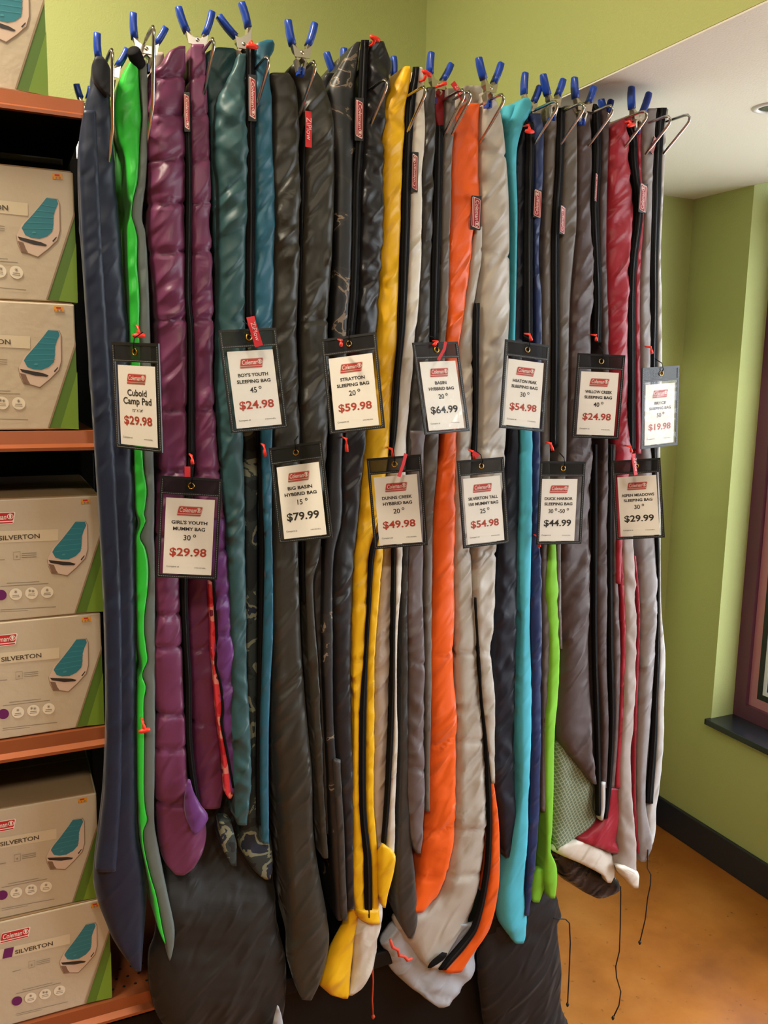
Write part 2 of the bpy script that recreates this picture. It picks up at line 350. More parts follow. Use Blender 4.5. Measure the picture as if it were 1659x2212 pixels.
face('dark', 'bag_picture', [[(690, 1055), (760, 1062), (1000, 1085), (1082, 1110), (1060, 1130), (900, 1130), (720, 1095)], [(1150, 1050), (1205, 985), (1210, 1000), (1165, 1060)]], 'dark', -0.0014)
face('brown', 'bag_picture', [[(690, 1110), (770, 1125), (800, 1200), (830, 1245), (740, 1238), (705, 1150)]], 'brown', -0.0014)
face('band', 'title_band', [[(-420, 655), (830, 612), (830, 775), (-420, 822)]], 'band', -0.0006)
face('ptab', 'name_tab', [[(-190, 650), (-40, 645), (-70, 805), (-220, 810)]], 'purple', -0.0010)
for k_, (cx, cy, r, c) in enumerate(((10, 1555, 82, 'purple'), (222, 1545, 92, 'cream'), (448, 1530, 92, 'cream'), (672, 1517, 90, 'cream'))):
    face('badge%d' % k_, 'badge', [[(cx+r*math.cos(a/12*math.pi), cy+r*0.92*math.sin(a/12*math.pi)) for a in range(24)]], c, -0.0010)
ic = []
for cx, cy in ((222, 1510), (424, 1495), (470, 1500), (672, 1485)):
    for k_ in range(4):
        a = k_*math.pi/4; dx, dy = math.cos(a), math.sin(a)
        ic.append([(cx+24*dx-3*dy, cy+24*dy+3*dx), (cx-24*dx-3*dy, cy-24*dy+3*dx), (cx-24*dx+3*dy, cy-24*dy-3*dx), (cx+24*dx+3*dy, cy+24*dy-3*dx)])
for cx, cy in ((222, 1556), (448, 1540), (672, 1526)):
    ic += [bar(cx-46, cy, cx+48, cy-4, 10), bar(cx-52, cy+24, cx+52, cy+20, 9)]
ic += [bar(310, 955+i*28, 520, 946+i*28, 9) for i in range(3)]+[bar(188, 936, 288, 930, 5), bar(188, 1046, 288, 1040, 5), [(188, 936), (193, 936), (193, 1046), (188, 1046)], [(283, 932), (288, 932), (288, 1042), (283, 1042)]]
ic += [[(238+13*math.cos(a/5*math.pi), 1005+17*math.sin(a/5*math.pi)) for a in range(10)]]
ic += [bar(95, 1382, 560, 1358, 9), bar(0, 1426, 690, 1384, 10), bar(0, 1764, 800, 1720, 9), bar(0, 1792, 400, 1772, 7), bar(-60, 1048, 65, 1040, 12)]
face('fine', 'fine_print', ic, 'grey', -0.0014)
face('sticker', 'price_sticker', [[(1155, 185), (1288, 178), (1292, 248), (1157, 257)]], 'orange', -0.0010)
face('stickred', 'sticker_mark', [[(1185, 190), (1250, 187), (1252, 208), (1187, 211)]], 'red', -0.0014)
face('stickdot', 'sticker_mark', [[(1163, 226), (1172, 226), (1172, 250), (1163, 250)], [(1198, 222), (1220, 222), (1220, 246), (1198, 246)], [(1238, 218), (1268, 216), (1268, 240), (1238, 242)]], 'edge', -0.0014)
a_ = bl(-22, 742, 0); b_ = bl(568, 742, 0); c_ = bl(568, 676, 0)
mb = MB(); text_to(mb, 'SILVERTON', (a_[0]+b_[0])/2, (b_[2]+c_[2])/2, h=(c_[2]-b_[2])*1.02, w=b_[0]-a_[0], bold=0.022, n=-0.0012)
BOXP['title'] = ('title_lettering', mb.mesh('title_lettering', recalc=False), 'text')
a_ = bl(-250, 468, 0); b_ = bl(205, 468, 0)
lo_, lr_, lw_ = logo((a_[0]+b_[0])/2, a_[2], b_[0]-a_[0], n=-0.0008)
BOXP['lo'] = ('logo_outline', lo_.mesh('logo_outline', recalc=False), 'white'); BOXP['lr'] = ('logo_plate', lr_.mesh('logo_plate', recalc=False), 'red'); BOXP['lw'] = ('logo_lettering', lw_.mesh('logo_lettering', recalc=False), 'white')
BODY = MB().box((-BW, 0, 0), (0, BD, BH-0.002)).mesh('body', bevel=0.0025)
FLAP = MB().box((-BW+0.004, 0.002, BH-0.002), (-0.004, 0.172, BH)).mesh('top_flap'); FLAP2 = MB().box((-BW+0.004, 0.178, BH-0.002), (-0.004, BD-0.004, BH)).mesh('top_flap')
def carton(x, y, z, rz, label):
    t = thing('carton', label, 'box', (x, y, z), 'sleeping bag cartons on the shelves'); t.rotation_euler = (0, 0, math.radians(rz))
    b = add_obj('body', BODY, M_CARD, t); add_obj('top_flap', FLAP, M_CARDB, t); add_obj('top_flap', FLAP2, M_CARDB, t)
    for k_, (nm, me, ink) in BOXP.items(): add_obj(nm, me, INK[ink], b)
carton(0.132, 1.73, 2.291, 3, 'sleeping bag carton alone on the topmost shelf, cut by the frame')
carton(0.168, 1.722, 1.933, -0.6, 'upper sleeping bag carton on the second shelf from the top')
carton(0.161, 1.72, 1.699, 0.4, 'lower sleeping bag carton on the second shelf from the top')
carton(0.195, 1.72, 1.3395, 0, 'upper sleeping bag carton on the third shelf from the top')
carton(0.188, 1.72, 1.106, 0.5, 'lower sleeping bag carton on the third shelf from the top')
carton(0.168, 1.725, 0.7275, -0.8, 'upper sleeping bag carton on the lowest deck, top side showing')
carton(0.184, 1.72, 0.494, 0, 'bottommost sleeping bag carton on the lowest deck, beside the navy bag')

# ------------------------------------------------------------------ hanging bags
YF = 1.65
def sample(rows, y):
    if y <= rows[0][0]: return rows[0][1:]
    for i in range(len(rows)-1):
        a, b = rows[i], rows[i+1]
        if y <= b[0]:
            t = (y-a[0])/max(1e-6, b[0]-a[0])
            p0 = rows[max(0, i-1)]; p3 = rows[min(len(rows)-1, i+2)]
            out = []
            for c in range(1, len(a)):
                d1 = (b[c]-p0[c])/max(1, b[0]-p0[0]) if i > 0 else (b[c]-a[c])/max(1, b[0]-a[0])
                d2 = (p3[c]-a[c])/max(1, p3[0]-a[0]) if i+2 < len(rows) else (b[c]-a[c])/max(1, b[0]-a[0])
                h = b[0]-a[0]; t2, t3 = t*t, t*t*t
                v = (2*t3-3*t2+1)*a[c]+(t3-2*t2+t)*h*d1+(-2*t3+3*t2)*b[c]+(t3-t2)*h*d2
                lo, hi = min(a[c], b[c]), max(a[c], b[c]); out.append(min(max(v, lo-2), hi+2))
            return out
    return rows[-1][1:]
def lobe(rows, dy=0.0, depth=0.28, puff=0.42, wr=1.0, seams=(), seed=0.0, step=7.0, back=0.7, nf=15, sub=None, rmax=0.04, fold=0.0):
    """one soft roll of quilting: outline rows (y, left, right) traced at the bag's own depth, then given a rounded front and real thickness"""
    rows = [tuple(float(c) for c in r) for r in rows]
    Y = YF+dy; y0, y1 = rows[0][0], rows[-1][0]; n = max(4, int((y1-y0)/step)); mb = MB(); m = nf+5
    rnd = seed*7.31
    rings = []
    for i in range(n+1):
        y = y0+(y1-y0)*i/n; s = sample(rows, y); xl, xr = s[0], s[1]; ex = s[2] if len(s) > 2 else 0.0
        if sub: xl, xr = xl+(xr-xl)*sub[0], xl+(xr-xl)*sub[1]
        if xr-xl < 1.0: c = (xl+xr)/2; xl, xr = c-0.5, c+0.5
        Yr = Y+ex
        L = at(xl, y, Yr+0.006); R = at(xr, y, Yr+0.006); w = R.x-L.x
        r = min(rmax, max(0.003, w*puff)); edge = min(1.0, (i+0.35)/3.0, (n-i+0.35)/3.0)
        r *= 0.45+0.55*edge
        pin = sum(math.exp(-((y-q)/5.0)**2) for q in seams); pin = min(1.0, pin)
        r *= 1-0.12*pin; w *= 1-0.04*pin
        C = (L+R)/2; dep = max(depth*min(1.0, 0.35+0.65*min(i/6.0, 1)), r*1.2+0.002)
        if C.z < 0.62:
            k = max(0.0, (C.z-0.53)/0.09); lim = max(0.02, 1.69-Yr); dep = min(dep, lim+(dep-lim)*k) if dep > lim else dep
        ring = []
        zl = L.z; zr = R.z
        for k in range(nf):
            a = math.pi*(1-k/(nf-1)); ca, sa = math.cos(a), math.sin(a)
            cx = math.copysign(abs(ca)**0.62, ca); sy = abs(sa)**0.8
            q = Vector((C.x+cx*w/2, Yr+r*(1-sy), (zl+zr)/2+(zr-zl)/2*cx))
            if wr:
                sl = 1.0 if int(seed*10) % 3 else -1.0
                pa = 0.80*q.x*sl-0.60*q.z; pb = 0.60*q.x*sl+0.80*q.z
                n1 = noise.noise(Vector((q.x*34+rnd, q.z*2.2, rnd)))
                n2 = 1-abs(noise.noise(Vector((pa*26, pb*9+rnd, rnd+3.7))))*2.2
                n3 = 1-abs(noise.noise(Vector((pa*52+rnd, pb*17, rnd+9.1))))*2.2
                n4 = noise.noise(Vector((q.x*9, q.z*7.0+rnd, rnd+20)))
                msk = max(0.0, noise.noise(Vector((rnd, q.z*4.0, 5.5)))+0.35)
                amp = wr*min(1.0, w/0.05)
                yv = y+9.0*noise.noise(Vector((q.x*26, rnd, 7.0)))+5.0*cx*sl
                pv_ = min(1.0, sum(math.exp(-((yv-q_)/4.5)**2) for q_ in seams))
                pk = sum(math.exp(-abs(y-q)/16.0) for q in seams)*noise.noise(Vector((q.x*150, q.z*9, rnd)))
                d = (0.0050*n1+0.0075*n2*msk+0.0036*n3*msk+0.005*n4+0.0035*pk+fold*noise.noise(Vector((q.x*17+rnd, q.z*1.2, rnd))))*amp-0.008*pv_*amp*(0.75+0.5*noise.noise(Vector((q.x*120, rnd, 1.0))))
                q += Vector((cx*0.45, -sa, 0))*d
            ring.append(q)
        bw = w*back; yb = Yr+dep
        ring += [Vector((C.x+w/2*0.97, Yr+r+(dep-r)*0.5, zr)), Vector((C.x+bw/2, yb-0.3*min(r, dep*0.4), zr)), Vector((C.x, yb, (zl+zr)/2)), Vector((C.x-bw/2, yb-0.3*min(r, dep*0.4), zl)), Vector((C.x-w/2*0.97, Yr+r+(dep-r)*0.5, zl))]
        rings.append(ring)
    for rg in rings: mb.v += rg
    for i in range(n):
        mb.f += [(i*m+k, i*m+(k+1) % m, (i+1)*m+(k+1) % m, (i+1)*m+k) for k in range(m)]
    mb.f += [tuple(range(m))[::-1], tuple(n*m+k for k in range(m))]
    return mb
class Bag:
    cnt = 0
    def __init__(s, name, label, base, group='bags hanging on the hooks', cat='sleeping bag'):
        Bag.cnt += 1; s.seed = Bag.cnt; q = at(base[0], base[1], YF+0.1); s.r = thing(name, label, cat, tuple(q), group); s.k = 0
    def lobe(s, part, m, rows, label=None, **kw):
        s.k += 1; kw.setdefault('seed', s.seed*3.3+s.k*1.7)
        return put(lobe(rows, **kw), part, m, s.r, smooth=True, label=label)
    def zipper(s, rows, w=None, dy=0.006, m=None, teeth=True):
        if w is not None: rows = [(y, x-w/2.0, x+w/2.0) for y, x in rows]
        z = put(lobe(rows, dy=dy, depth=0.014, puff=0.12, wr=0.25, seed=s.seed, rmax=0.004, nf=7), 'zipper', m or M_ZIP, s.r, smooth=True)
        if teeth: put(lobe(rows, dy=dy-0.0025, depth=0.006, puff=0.3, wr=0, rmax=0.003, nf=5, sub=(0.38, 0.62), step=14), 'zipper_teeth', M_TEETH, z, smooth=True)
        return z
    def cord(s, pts, m, r=0.0018, dy=-0.004, part='drawcord', knot=True):
        q = [at(x, y, YF+dy) for x, y in pts]; mb = MB(); mb.tube(q, r, 6)
        if knot:
            c = q[-1]; mb.tube([c+Vector((0, 0, 0.006)), c, c-Vector((0, 0, 0.006))], [r*1.2, r*2.6, r*1.2], 7)
        return put(mb, part, m, s.r, smooth=True)
    def pull(s, x, y, dx=0, dy_=14, m=None, dy=-0.02, cross=True, w=0.0035):
        a = at(x, y, YF+dy); b = at(x+dx, y+dy_, YF+dy-0.004); mb = MB()
        mb.tube([a+Vector((0, 0.02, 0.002)), a, (a+b)/2, b], [w*0.5, w*0.8, w, w*1.1], 7)
        if cross:
            d = (b-a).normalized(); u = d.cross(Vector((0, 1, 0))).normalized()
            mb.tube([b-u*0.011, b-u*0.006, b+u*0.006, b+u*0.011], [w*0.8, w*1.3, w*1.3, w*0.8], 7)
        return put(mb, 'zipper_pull', m or M_PULL, s.r, smooth=True)
    def ribbon(s, pts, wpx, dy=-0.03, text=None, m=None):
        mb = MB(); n = len(pts); P = [at(x, y, YF+dy-0.002*i) for i, (x, y) in enumerate(pts)]
        ww = wpx*0.0009
        vs = []
        for i in range(n):
            d = (P[min(n-1, i+1)]-P[max(0, i-1)]).normalized(); u = Vector((d.z, 0, -d.x)).normalized(); u = u if u.x > 0 else -u
            for sg, th in ((-1, 0), (1, 0), (1, 0.0016), (-1, 0.0016)): vs.append(P[i]+u*sg*ww/2+Vector((0, th, 0)))
        fs = [(i*4+k, i*4+(k+1) % 4, i*4+4+(k+1) % 4, i*4+4+k) for i in range(n-1) for k in range(4)]+[(0, 3, 2, 1), (n*4-4, n*4-3, n*4-2, n*4-1)]
        mb.add(vs, fs); o = put(mb, 'pull_ribbon', m or M_RED, s.r)
        if text:
            tb = MB(); L = (P[-1]-P[0]).length; text_to(tb, text, 0, 0, w=L*0.62, n=-0.0012)
            d = (P[-1]-P[0]).normalized(); u = Vector((d.z, 0, -d.x)).normalized(); u = u if u.x > 0 else -u
            C = (P[0]+P[-1])/2; M = Matrix(((d.x, 0, u.x, C.x), (d.y, 1, u.y, C.y-0.0015), (d.z, 0, u.z, C.z), (0, 0, 0, 1)))
            put(tb.xf(M), 'lettering', M_PALE, o)
        return o
    def patch(s, x, y, hpx, wpx, up, dy=-0.004, yawd=0, tilt=0, backing=1.18):
        c = at(x, y, YF+dy); z = (c-CAM).dot(fwd); L = hpx*z/FPX; W = L*0.42
        lo_, lr_, lw_ = logo(0, 0, L, n=-0.0012)
        bk = MB(); bk.poly(para(0, 0, L*backing, W*backing*1.06, 0.0, 0.002, -0.0008), (0, -1, 0), 0.0016)
        sg = 1 if up else -1
        # squeeze across the patch where it wraps round the roll
        app = wpx*z/FPX
        yw = math.radians(yawd)
        M = Matrix.Translation(c) @ Matrix.Rotation(yw, 4, 'Z') @ Matrix.Rotation(math.radians(tilt), 4, 'Y') @ Matrix.Diagonal((min(1.0, app/W/max(0.3, math.cos(yw+0.25))), 1, 1, 1)) @ Matrix.Rotation(-sg*math.pi/2, 4, 'Y')
        b = put(bk.xf(M), 'logo_patch', M_PATCH, s.r)
        put(lo_.xf(M), 'logo_outline', M_LOGOW, b); put(lr_.xf(M), 'logo_plate', M_LOGOR, b); put(lw_.xf(M), 'logo_lettering', M_LOGOW, b)

M_ZIP = mat('black_zipper_tape', (12, 12, 14), rough=0.8, spec=0.15)
M_TEETH = mat('black_zipper_coil', (20, 20, 22), rough=0.5, spec=0.25)
M_PULL = mat('orange_red_pull', (232, 52, 34), rough=0.45)
M_RED = mat('red_pull_ribbon', (196, 28, 36), rough=0.5)
M_PALE = mat('pale_print', (226, 190, 190), rough=0.6)
M_PATCH = mat('black_patch', (26, 24, 26), rough=0.6)
M_LOGOW = mat('pale_logo_thread', (222, 190, 184), rough=0.6)
M_LOGOR = mat('dull_red_logo', (150, 36, 46), rough=0.6)
M_CORD = mat('black_cord', (22, 20, 20), rough=0.6)
C = {}
C['navy'] = cloth('navy_vinyl', (27, 36, 56), rough=0.45, bump=0.2)
C['navyblk'] = cloth('black_navy_fabric', (16, 18, 28), rough=0.6, bump=0.2)
C['green'] = cloth('bright_green_vinyl', (48, 186, 56), rough=0.35, bump=0.25)
C['padgrey'] = cloth('grey_vinyl', (98, 108, 104), rough=0.5, bump=0.2)
C['purple'] = cloth('plum_nylon', (106, 50, 84), rough=0.4)
C['violet'] = cloth('violet_nylon', (100, 54, 116), rough=0.4)
C['teal1'] = cloth('dark_teal_nylon', (46, 80, 84), rough=0.45)
C['teal2'] = cloth('teal_blue_nylon', (38, 92, 114), rough=0.42)
C['olive'] = cloth('olive_black_nylon', (50, 48, 41), rough=0.42)
C['black'] = cloth('black_nylon', (33, 33, 37), rough=0.42)
C['yellow'] = cloth('yellow_nylon', (230, 178, 22), rough=0.42)
C['white'] = cloth('off_white_nylon', (214, 208, 196), rough=0.42)
C['tan'] = cloth('tan_lining', (178, 162, 148), rough=0.6)
C['char'] = cloth('charcoal_nylon', (58, 56, 54), rough=0.42)
C['mauve'] = cloth('mauve_grey_nylon', (98, 86, 86), rough=0.45)
C['orange'] = cloth('orange_nylon', (228, 92, 26), rough=0.42)
C['grey'] = cloth('warm_grey_nylon', (176, 168, 157), rough=0.4)
C['coolgrey'] = cloth('cool_grey_lining', (168, 172, 180), rough=0.45)
C['turq'] = cloth('turquoise_cotton', (74, 176, 198), rough=0.7, bump=0.3)
C['navy2'] = cloth('navy_nylon', (30, 46, 90), rough=0.42)
C['navy3'] = cloth('dark_navy_nylon', (17, 21, 36), rough=0.5)
C['taupe'] = cloth('taupe_nylon', (98, 91, 85), rough=0.45)
C['brown'] = cloth('dark_brown_nylon', (74, 60, 59), rough=0.5)
C['lime'] = cloth('lime_cotton', (118, 184, 44), rough=0.7, bump=0.3)
C['red'] = cloth('crimson_nylon', (150, 32, 48), rough=0.4)
C['fleece'] = cloth('grey_fleece', (160, 148, 142), rough=0.9, bump=0.3, sheen=0.4)
C['cream'] = cloth('cream_lining', (214, 206, 194), rough=0.7)
C['lgrey'] = cloth('light_grey_nylon', (140, 134, 134), rough=0.42)
C['pale'] = cloth('pale_grey_nylon', (188, 186, 184), rough=0.5)
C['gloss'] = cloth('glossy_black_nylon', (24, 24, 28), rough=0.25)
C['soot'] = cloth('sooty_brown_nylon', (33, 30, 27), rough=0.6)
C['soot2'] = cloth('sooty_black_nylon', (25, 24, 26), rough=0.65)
C['dred'] = cloth('dark_red_lining', (136, 20, 26), rough=0.6)
CAMO = ramp_mat('grey_camouflage_lining', [(0.0, (24, 34, 38)), (0.44, (44, 56, 56)), (0.54, (128, 134, 112)), (0.62, (28, 40, 60))], 16, detail=4, distortion=0.8)
CAMOB = ramp_mat('black_branch_print', [(0.0, (30, 31, 34)), (0.57, (44, 43, 42)), (0.63, (128, 112, 96)), (0.66, (34, 34, 36))], 9, rough=0.45, detail=5, distortion=2.2)
PINK = ramp_mat('pink_print_lining', [(0.0, (206, 36, 52)), (0.42, (232, 62, 74)), (0.52, (244, 150, 140)), (0.64, (130, 30, 60))], 24, detail=2)
def check_mat():
    m = bpy.data.materials.new('checked_olive_lining'); m.use_nodes = True; nt = m.node_tree; b = nt.nodes['Principled BSDF']; b.inputs['Roughness'].default_value = 0.8
    tc = nt.nodes.new('ShaderNodeTexCoord'); mp = nt.nodes.new('ShaderNodeMapping'); mp.inputs['Rotation'].default_value = (0, 0.5, 0)
    nt.links.new(tc.outputs['Object'], mp.inputs[0]); prev = None
    for ax in ('X', 'Z'):
        w = nt.nodes.new('ShaderNodeTexWave'); w.bands_direction = ax; w.inputs['Scale'].default_value = 34; w.inputs['Distortion'].default_value = 1.0; nt.links.new(mp.outputs[0], w.inputs[0])
        if prev is None: prev = w
        else:
            mx = nt.nodes.new('ShaderNodeMath'); mx.operation = 'MAXIMUM'; nt.links.new(prev.outputs[1], mx.inputs[0]); nt.links.new(w.outputs[1], mx.inputs[1])
    r = nt.nodes.new('ShaderNodeValToRGB'); e = r.color_ramp.elements; e[0].position = 0.8; e[0].color = rgb((96, 108, 84)); e[1].position = 0.97; e[1].color = rgb((150, 158, 132))
    nt.links.new(mx.outputs[0], r.inputs[0]); nt.links.new(r.outputs[0], b.inputs['Base Color'])
    return m
CHECK = check_mat()

# --- navy pad
b = Bag('camp_pad', 'navy blue vinyl pad at the left end, next to the cartons', (255, 2094), cat='camping pad')
b.lobe('body', C['navy'], [(125,204,222),(150,199,238),(185,196,241),(210,189,238),(260,178,243),(330,171,248),(450,173,258),(600,183,270),(800,196,285),(1000,209,291),(1300,226,294),(1550,231,295),(1700,226,297),(1800,216,300),(1870,208,314),(1915,205,320),(1960,213,322),(2000,229,318),(2040,248,312),(2094,290,304)], wr=0.5, puff=0.4, depth=0.06)
b.lobe('side_fold', C['navy'], [(240,180,206),(330,172,212),(600,183,226),(800,196,240),(1000,209,250),(1300,226,262),(1550,231,264),(1700,227,262),(1800,217,258),(1880,207,250)], dy=-0.008, depth=0.05, wr=0.4)
b.lobe('rolled_top', C['navyblk'], [(124,206,222),(135,200,232),(150,199,240),(175,204,242),(195,218,240),(207,230,236)], dy=-0.018, depth=0.06, wr=0.4)
# --- green camp pad
b = Bag('camp_pad', 'bright green and grey camping pad hanging twisted between navy and plum', (362, 2071), cat='camping pad')
G = [(131,282,299,316),(164,262,301,318),(209,250,305,319),(250,248,308,319),(299,256,304,318),(336,270,301,318),(392,275,297,315),(426,278,288,311),(441,283,285,309),(467,281,283,307),(482,277,288,308),(497,275,293,313),(517,275,297,315),(568,276,296,319),(644,279,302,322),(707,281,301,324),(800,284,304,327),(900,288,306,330),(972,290,308,331),(1008,291,310,332),(1058,293,318,333),(1096,294,314,333),(1112,297,311,333),(1124,302,315,333),(1137,303,309,333),(1160,295,301,333),(1185,295,314,334),(1223,295,321,334),(1274,296,319,335),(1325,297,312,335),(1363,298,311,335),(1401,300,316,335),(1427,305,318,335),(1447,306,308,335),(1462,299,307,335),(1482,298,315,335),(1515,297,310,335),(1604,297,311,335),(1692,298,310,334),(1725,299,311,333),(1751,301,314,333),(1771,301,318,333),(1794,303,308,336),(1832,307,311,343),(1887,319,323,354),(1934,329,337,363),(2003,341,350,377),(2035,354,357,376)]
b.lobe('green_face', C['green'], [(y,l,m_) for y,l,m_,r in G], wr=0.35, puff=0.5, seams=(431,1130,1450,1790))
b.lobe('grey_face', C['padgrey'], [(y,m_,r) for y,l,m_,r in G]+[(2055,360,372),(2071,364,367)], wr=0.35, puff=0.45, dy=0.003)
mb = MB(); q0 = at(287, 108, YF-0.01); q1 = at(300, 140, YF+0.01); mb.tube([q0, q0+(q1-q0)*0.1, q1], [0.0105, 0.0125, 0.0125], 14); put(mb, 'valve', M_ZIP, b.r, smooth=True)
b.pull(298, 705, 2, 20); b.pull(309, 1560, 3, 18)
# --- purple
b = Bag('sleeping_bag', 'shiny plum purple mummy sleeping bag with pink lining, beside the green pad', (400, 1888))
sm = (165, 250, 345, 440, 545, 690, 885, 1020, 1160, 1330, 1400, 1545, 1620, 1740)
b.lobe('front_quilt', C['purple'], [(101,385,400),(110,366,402),(138,350,404),(157,328,405),(224,321,402),(336,322,404),(420,325,404),(500,322,402),(560,328,404),(640,336,402),(724,340,406),(836,346,406),(900,346,406),(980,345,407),(1100,340,400),(1255,337,392),(1333,341,394),(1394,333,396),(1505,335,400),(1547,341,402),(1616,333,404),(1699,335,412),(1748,338,440),(1800,343,452),(1842,349,446),(1870,358,425),(1888,378,398)], seams=sm, wr=1.5)
b.lobe('side_quilt', C['purple'], [(97,413,440),(115,411,444),(168,411,446),(262,410,451),(400,412,454),(500,414,455),(640,414,461),(836,420,460),(948,420,468),(1027,420,476),(1117,430,481)], seams=sm, wr=1.3, dy=0.004)
b.lobe('side_quilt', C['violet'], [(1060,426,479),(1117,436,484),(1200,448,491),(1283,463,498),(1366,467,498),(1436,467,509),(1505,477,506),(1560,478,508),(1630,488,518),(1685,495,512),(1713,498,506)], seams=(1190,1283,1366,1470,1535,1600), wr=1.2, dy=0.006)
b.zipper([(205,404),(400,408),(500,407),(640,405),(724,412),(985,413)], 13, dy=0.0)
b.zipper([(985,413),(1100,406),(1255,398),(1366,401),(1477,407),(1588,408),(1671,416),(1745,428)], 13, dy=0.004)
b.lobe('inner_quilt', C['purple'], [(1030,410,430),(1200,404,455),(1366,406,458),(1505,412,468),(1630,416,486),(1700,420,492),(1745,430,478)], dy=0.03, seams=(1400,1560))
b.lobe('lining', PINK, [(1255,450,460),(1278,450,461),(1339,454,465),(1394,455,468),(1436,459,465),(1477,462,476),(1533,467,480),(1560,470,477),(1630,480,490),(1699,486,504),(1713,487,503),(1722,492,498)], dy=0.012, depth=0.1, wr=0.6)
b.zipper([(1250,460),(1339,466),(1394,468),(1436,466),(1477,476),(1533,481),(1560,478),(1630,491),(1700,503)], 5, dy=0.004, teeth=False)
b.lobe('flap', C['violet'], [(1683,405,410),(1710,401,418),(1740,400,434),(1767,405,452),(1785,411,441),(1799,416,424)], dy=-0.018, depth=0.02)
b.lobe('hood_back', C['tan'], [(115,338,352),(122,326,354),(140,322,350),(170,324,345)], dy=0.05, depth=0.1)  # tan top of another bag behind, kept with the plum one
b.pull(414, 985, 2, 18, cross=False); b.ribbon([(405,1008),(405,1030)], 12, text=None)
b.patch(404, 242, 68, 10, False, yawd=-30)
# --- teal
b = Bag('sleeping_bag', 'dark teal sleeping bag with camouflage lining right of the plum bag', (545, 1896))
b.lobe('back_quilt', C['teal1'], [(106,462,505),(118,444,522),(150,441,520),(200,446,500),(262,452,482),(400,456,484),(640,466,492),(800,470,500),(1000,480,510)], dy=0.028)
b.lobe('front_quilt', C['teal1'], [(118,515,531),(149,505,531),(200,478,529),(262,468,529),(411,476,533),(640,472,531),(800,470,531),(960,478,524),(1100,488,528),(1300,496,533),(1500,500,536),(1700,505,540),(1780,512,532)], wr=1.2)
b.lobe('side_quilt', C['teal2'], [(88,572,588),(95,553,594),(110,551,592),(125,551,583),(168,551,583),(243,551,590),(411,549,593),(500,549,594),(640,548,591),(715,548,590),(800,560,590),(960,565,587),(1100,570,586),(1200,573,588),(1366,569,590),(1477,566,583),(1560,563,580),(1700,562,580),(1820,566,580)], wr=1.1)
b.zipper([(104,540),(262,540),(411,541),(640,539),(690,540)], 18, dy=0.0)
b.lobe('lining', CAMO, [(930,524,556),(1100,526,556),(1300,528,558),(1500,530,558),(1700,528,562),(1760,520,575),(1830,522,588),(1880,548,586),(1896,570,582)], dy=0.03, wr=0.8)
b.zipper([(930,562),(1200,565),(1500,560),(1700,558),(1780,560)], 11, dy=0.012)
b.lobe('hem', CAMO, [(1770,474,498),(1800,474,505),(1830,480,512),(1868,497,510)], dy=0.02, depth=0.1)
b.pull(543, 90, 2, 10); b.pull(570, 962, 3, 24, cross=False)
b.ribbon([(541,684),(545,700),(560,748)], 17, dy=-0.1, text='ZiPlow')
b.patch(545, 212, 80, 14, False, dy=-0.006, yawd=-15, tilt=0)
# --- olive black
b = Bag('sleeping_bag', 'olive black sleeping bag between the teal bag and the branch print bag', (660, 2157))
b.lobe('front_quilt', C['olive'], [(158,584,625),(175,586,640),(217,590,648),(362,593,650),(500,594,648),(640,590,645),(700,588,642),(850,590,645),(1000,592,650),(1100,590,650),(1200,588,647),(1422,590,658),(1588,591,671),(1671,597,679),(1785,606,682),(1893,618,697),(2020,630,716),(2074,628,713),(2128,640,692),(2157,650,672)], wr=1.2)
b.lobe('side_quilt', C['olive'], [(136,636,662),(145,628,680),(181,645,701),(253,654,719),(362,656,725),(434,656,725),(500,654,721),(600,652,716),(690,650,709),(720,650,708),(800,652,716),(910,652,711),(1000,655,703),(1100,656,698),(1200,660,690),(1255,660,676),(1422,667,685),(1588,678,694),(1700,684,698),(1850,696,706)], wr=1.3, seams=(690,))
b.lobe('lining', C['char'], [(1180,690,704),(1255,676,696),(1366,682,697),(1500,690,700),(1650,694,708),(1800,700,716)], dy=0.02)
b.zipper([(235,667),(300,656),(500,651),(700,647),(960,650),(1160,652),(1300,656)], 8, dy=0.008)
b.ribbon([(666,240),(667,262),(667,318)], 14, dy=-0.012, text='ZiPlow')
b.pull(738, 735, -2, 12, cross=False, dy=-0.08)
# --- big dark bag behind
b = Bag('sleeping_bag', 'big black-brown sleeping bag foot bulging below the plum and teal bags', (470, 2240))
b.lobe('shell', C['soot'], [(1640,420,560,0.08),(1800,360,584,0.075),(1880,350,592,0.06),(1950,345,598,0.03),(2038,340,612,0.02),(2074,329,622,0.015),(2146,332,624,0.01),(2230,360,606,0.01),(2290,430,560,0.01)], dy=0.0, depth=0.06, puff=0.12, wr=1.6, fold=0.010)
b.lobe('lining', C['coolgrey'], [(2172,598,601),(2195,594,608),(2250,588,618)], dy=-0.012, depth=0.02)  # pale foot of another bag, kept with the dark shell
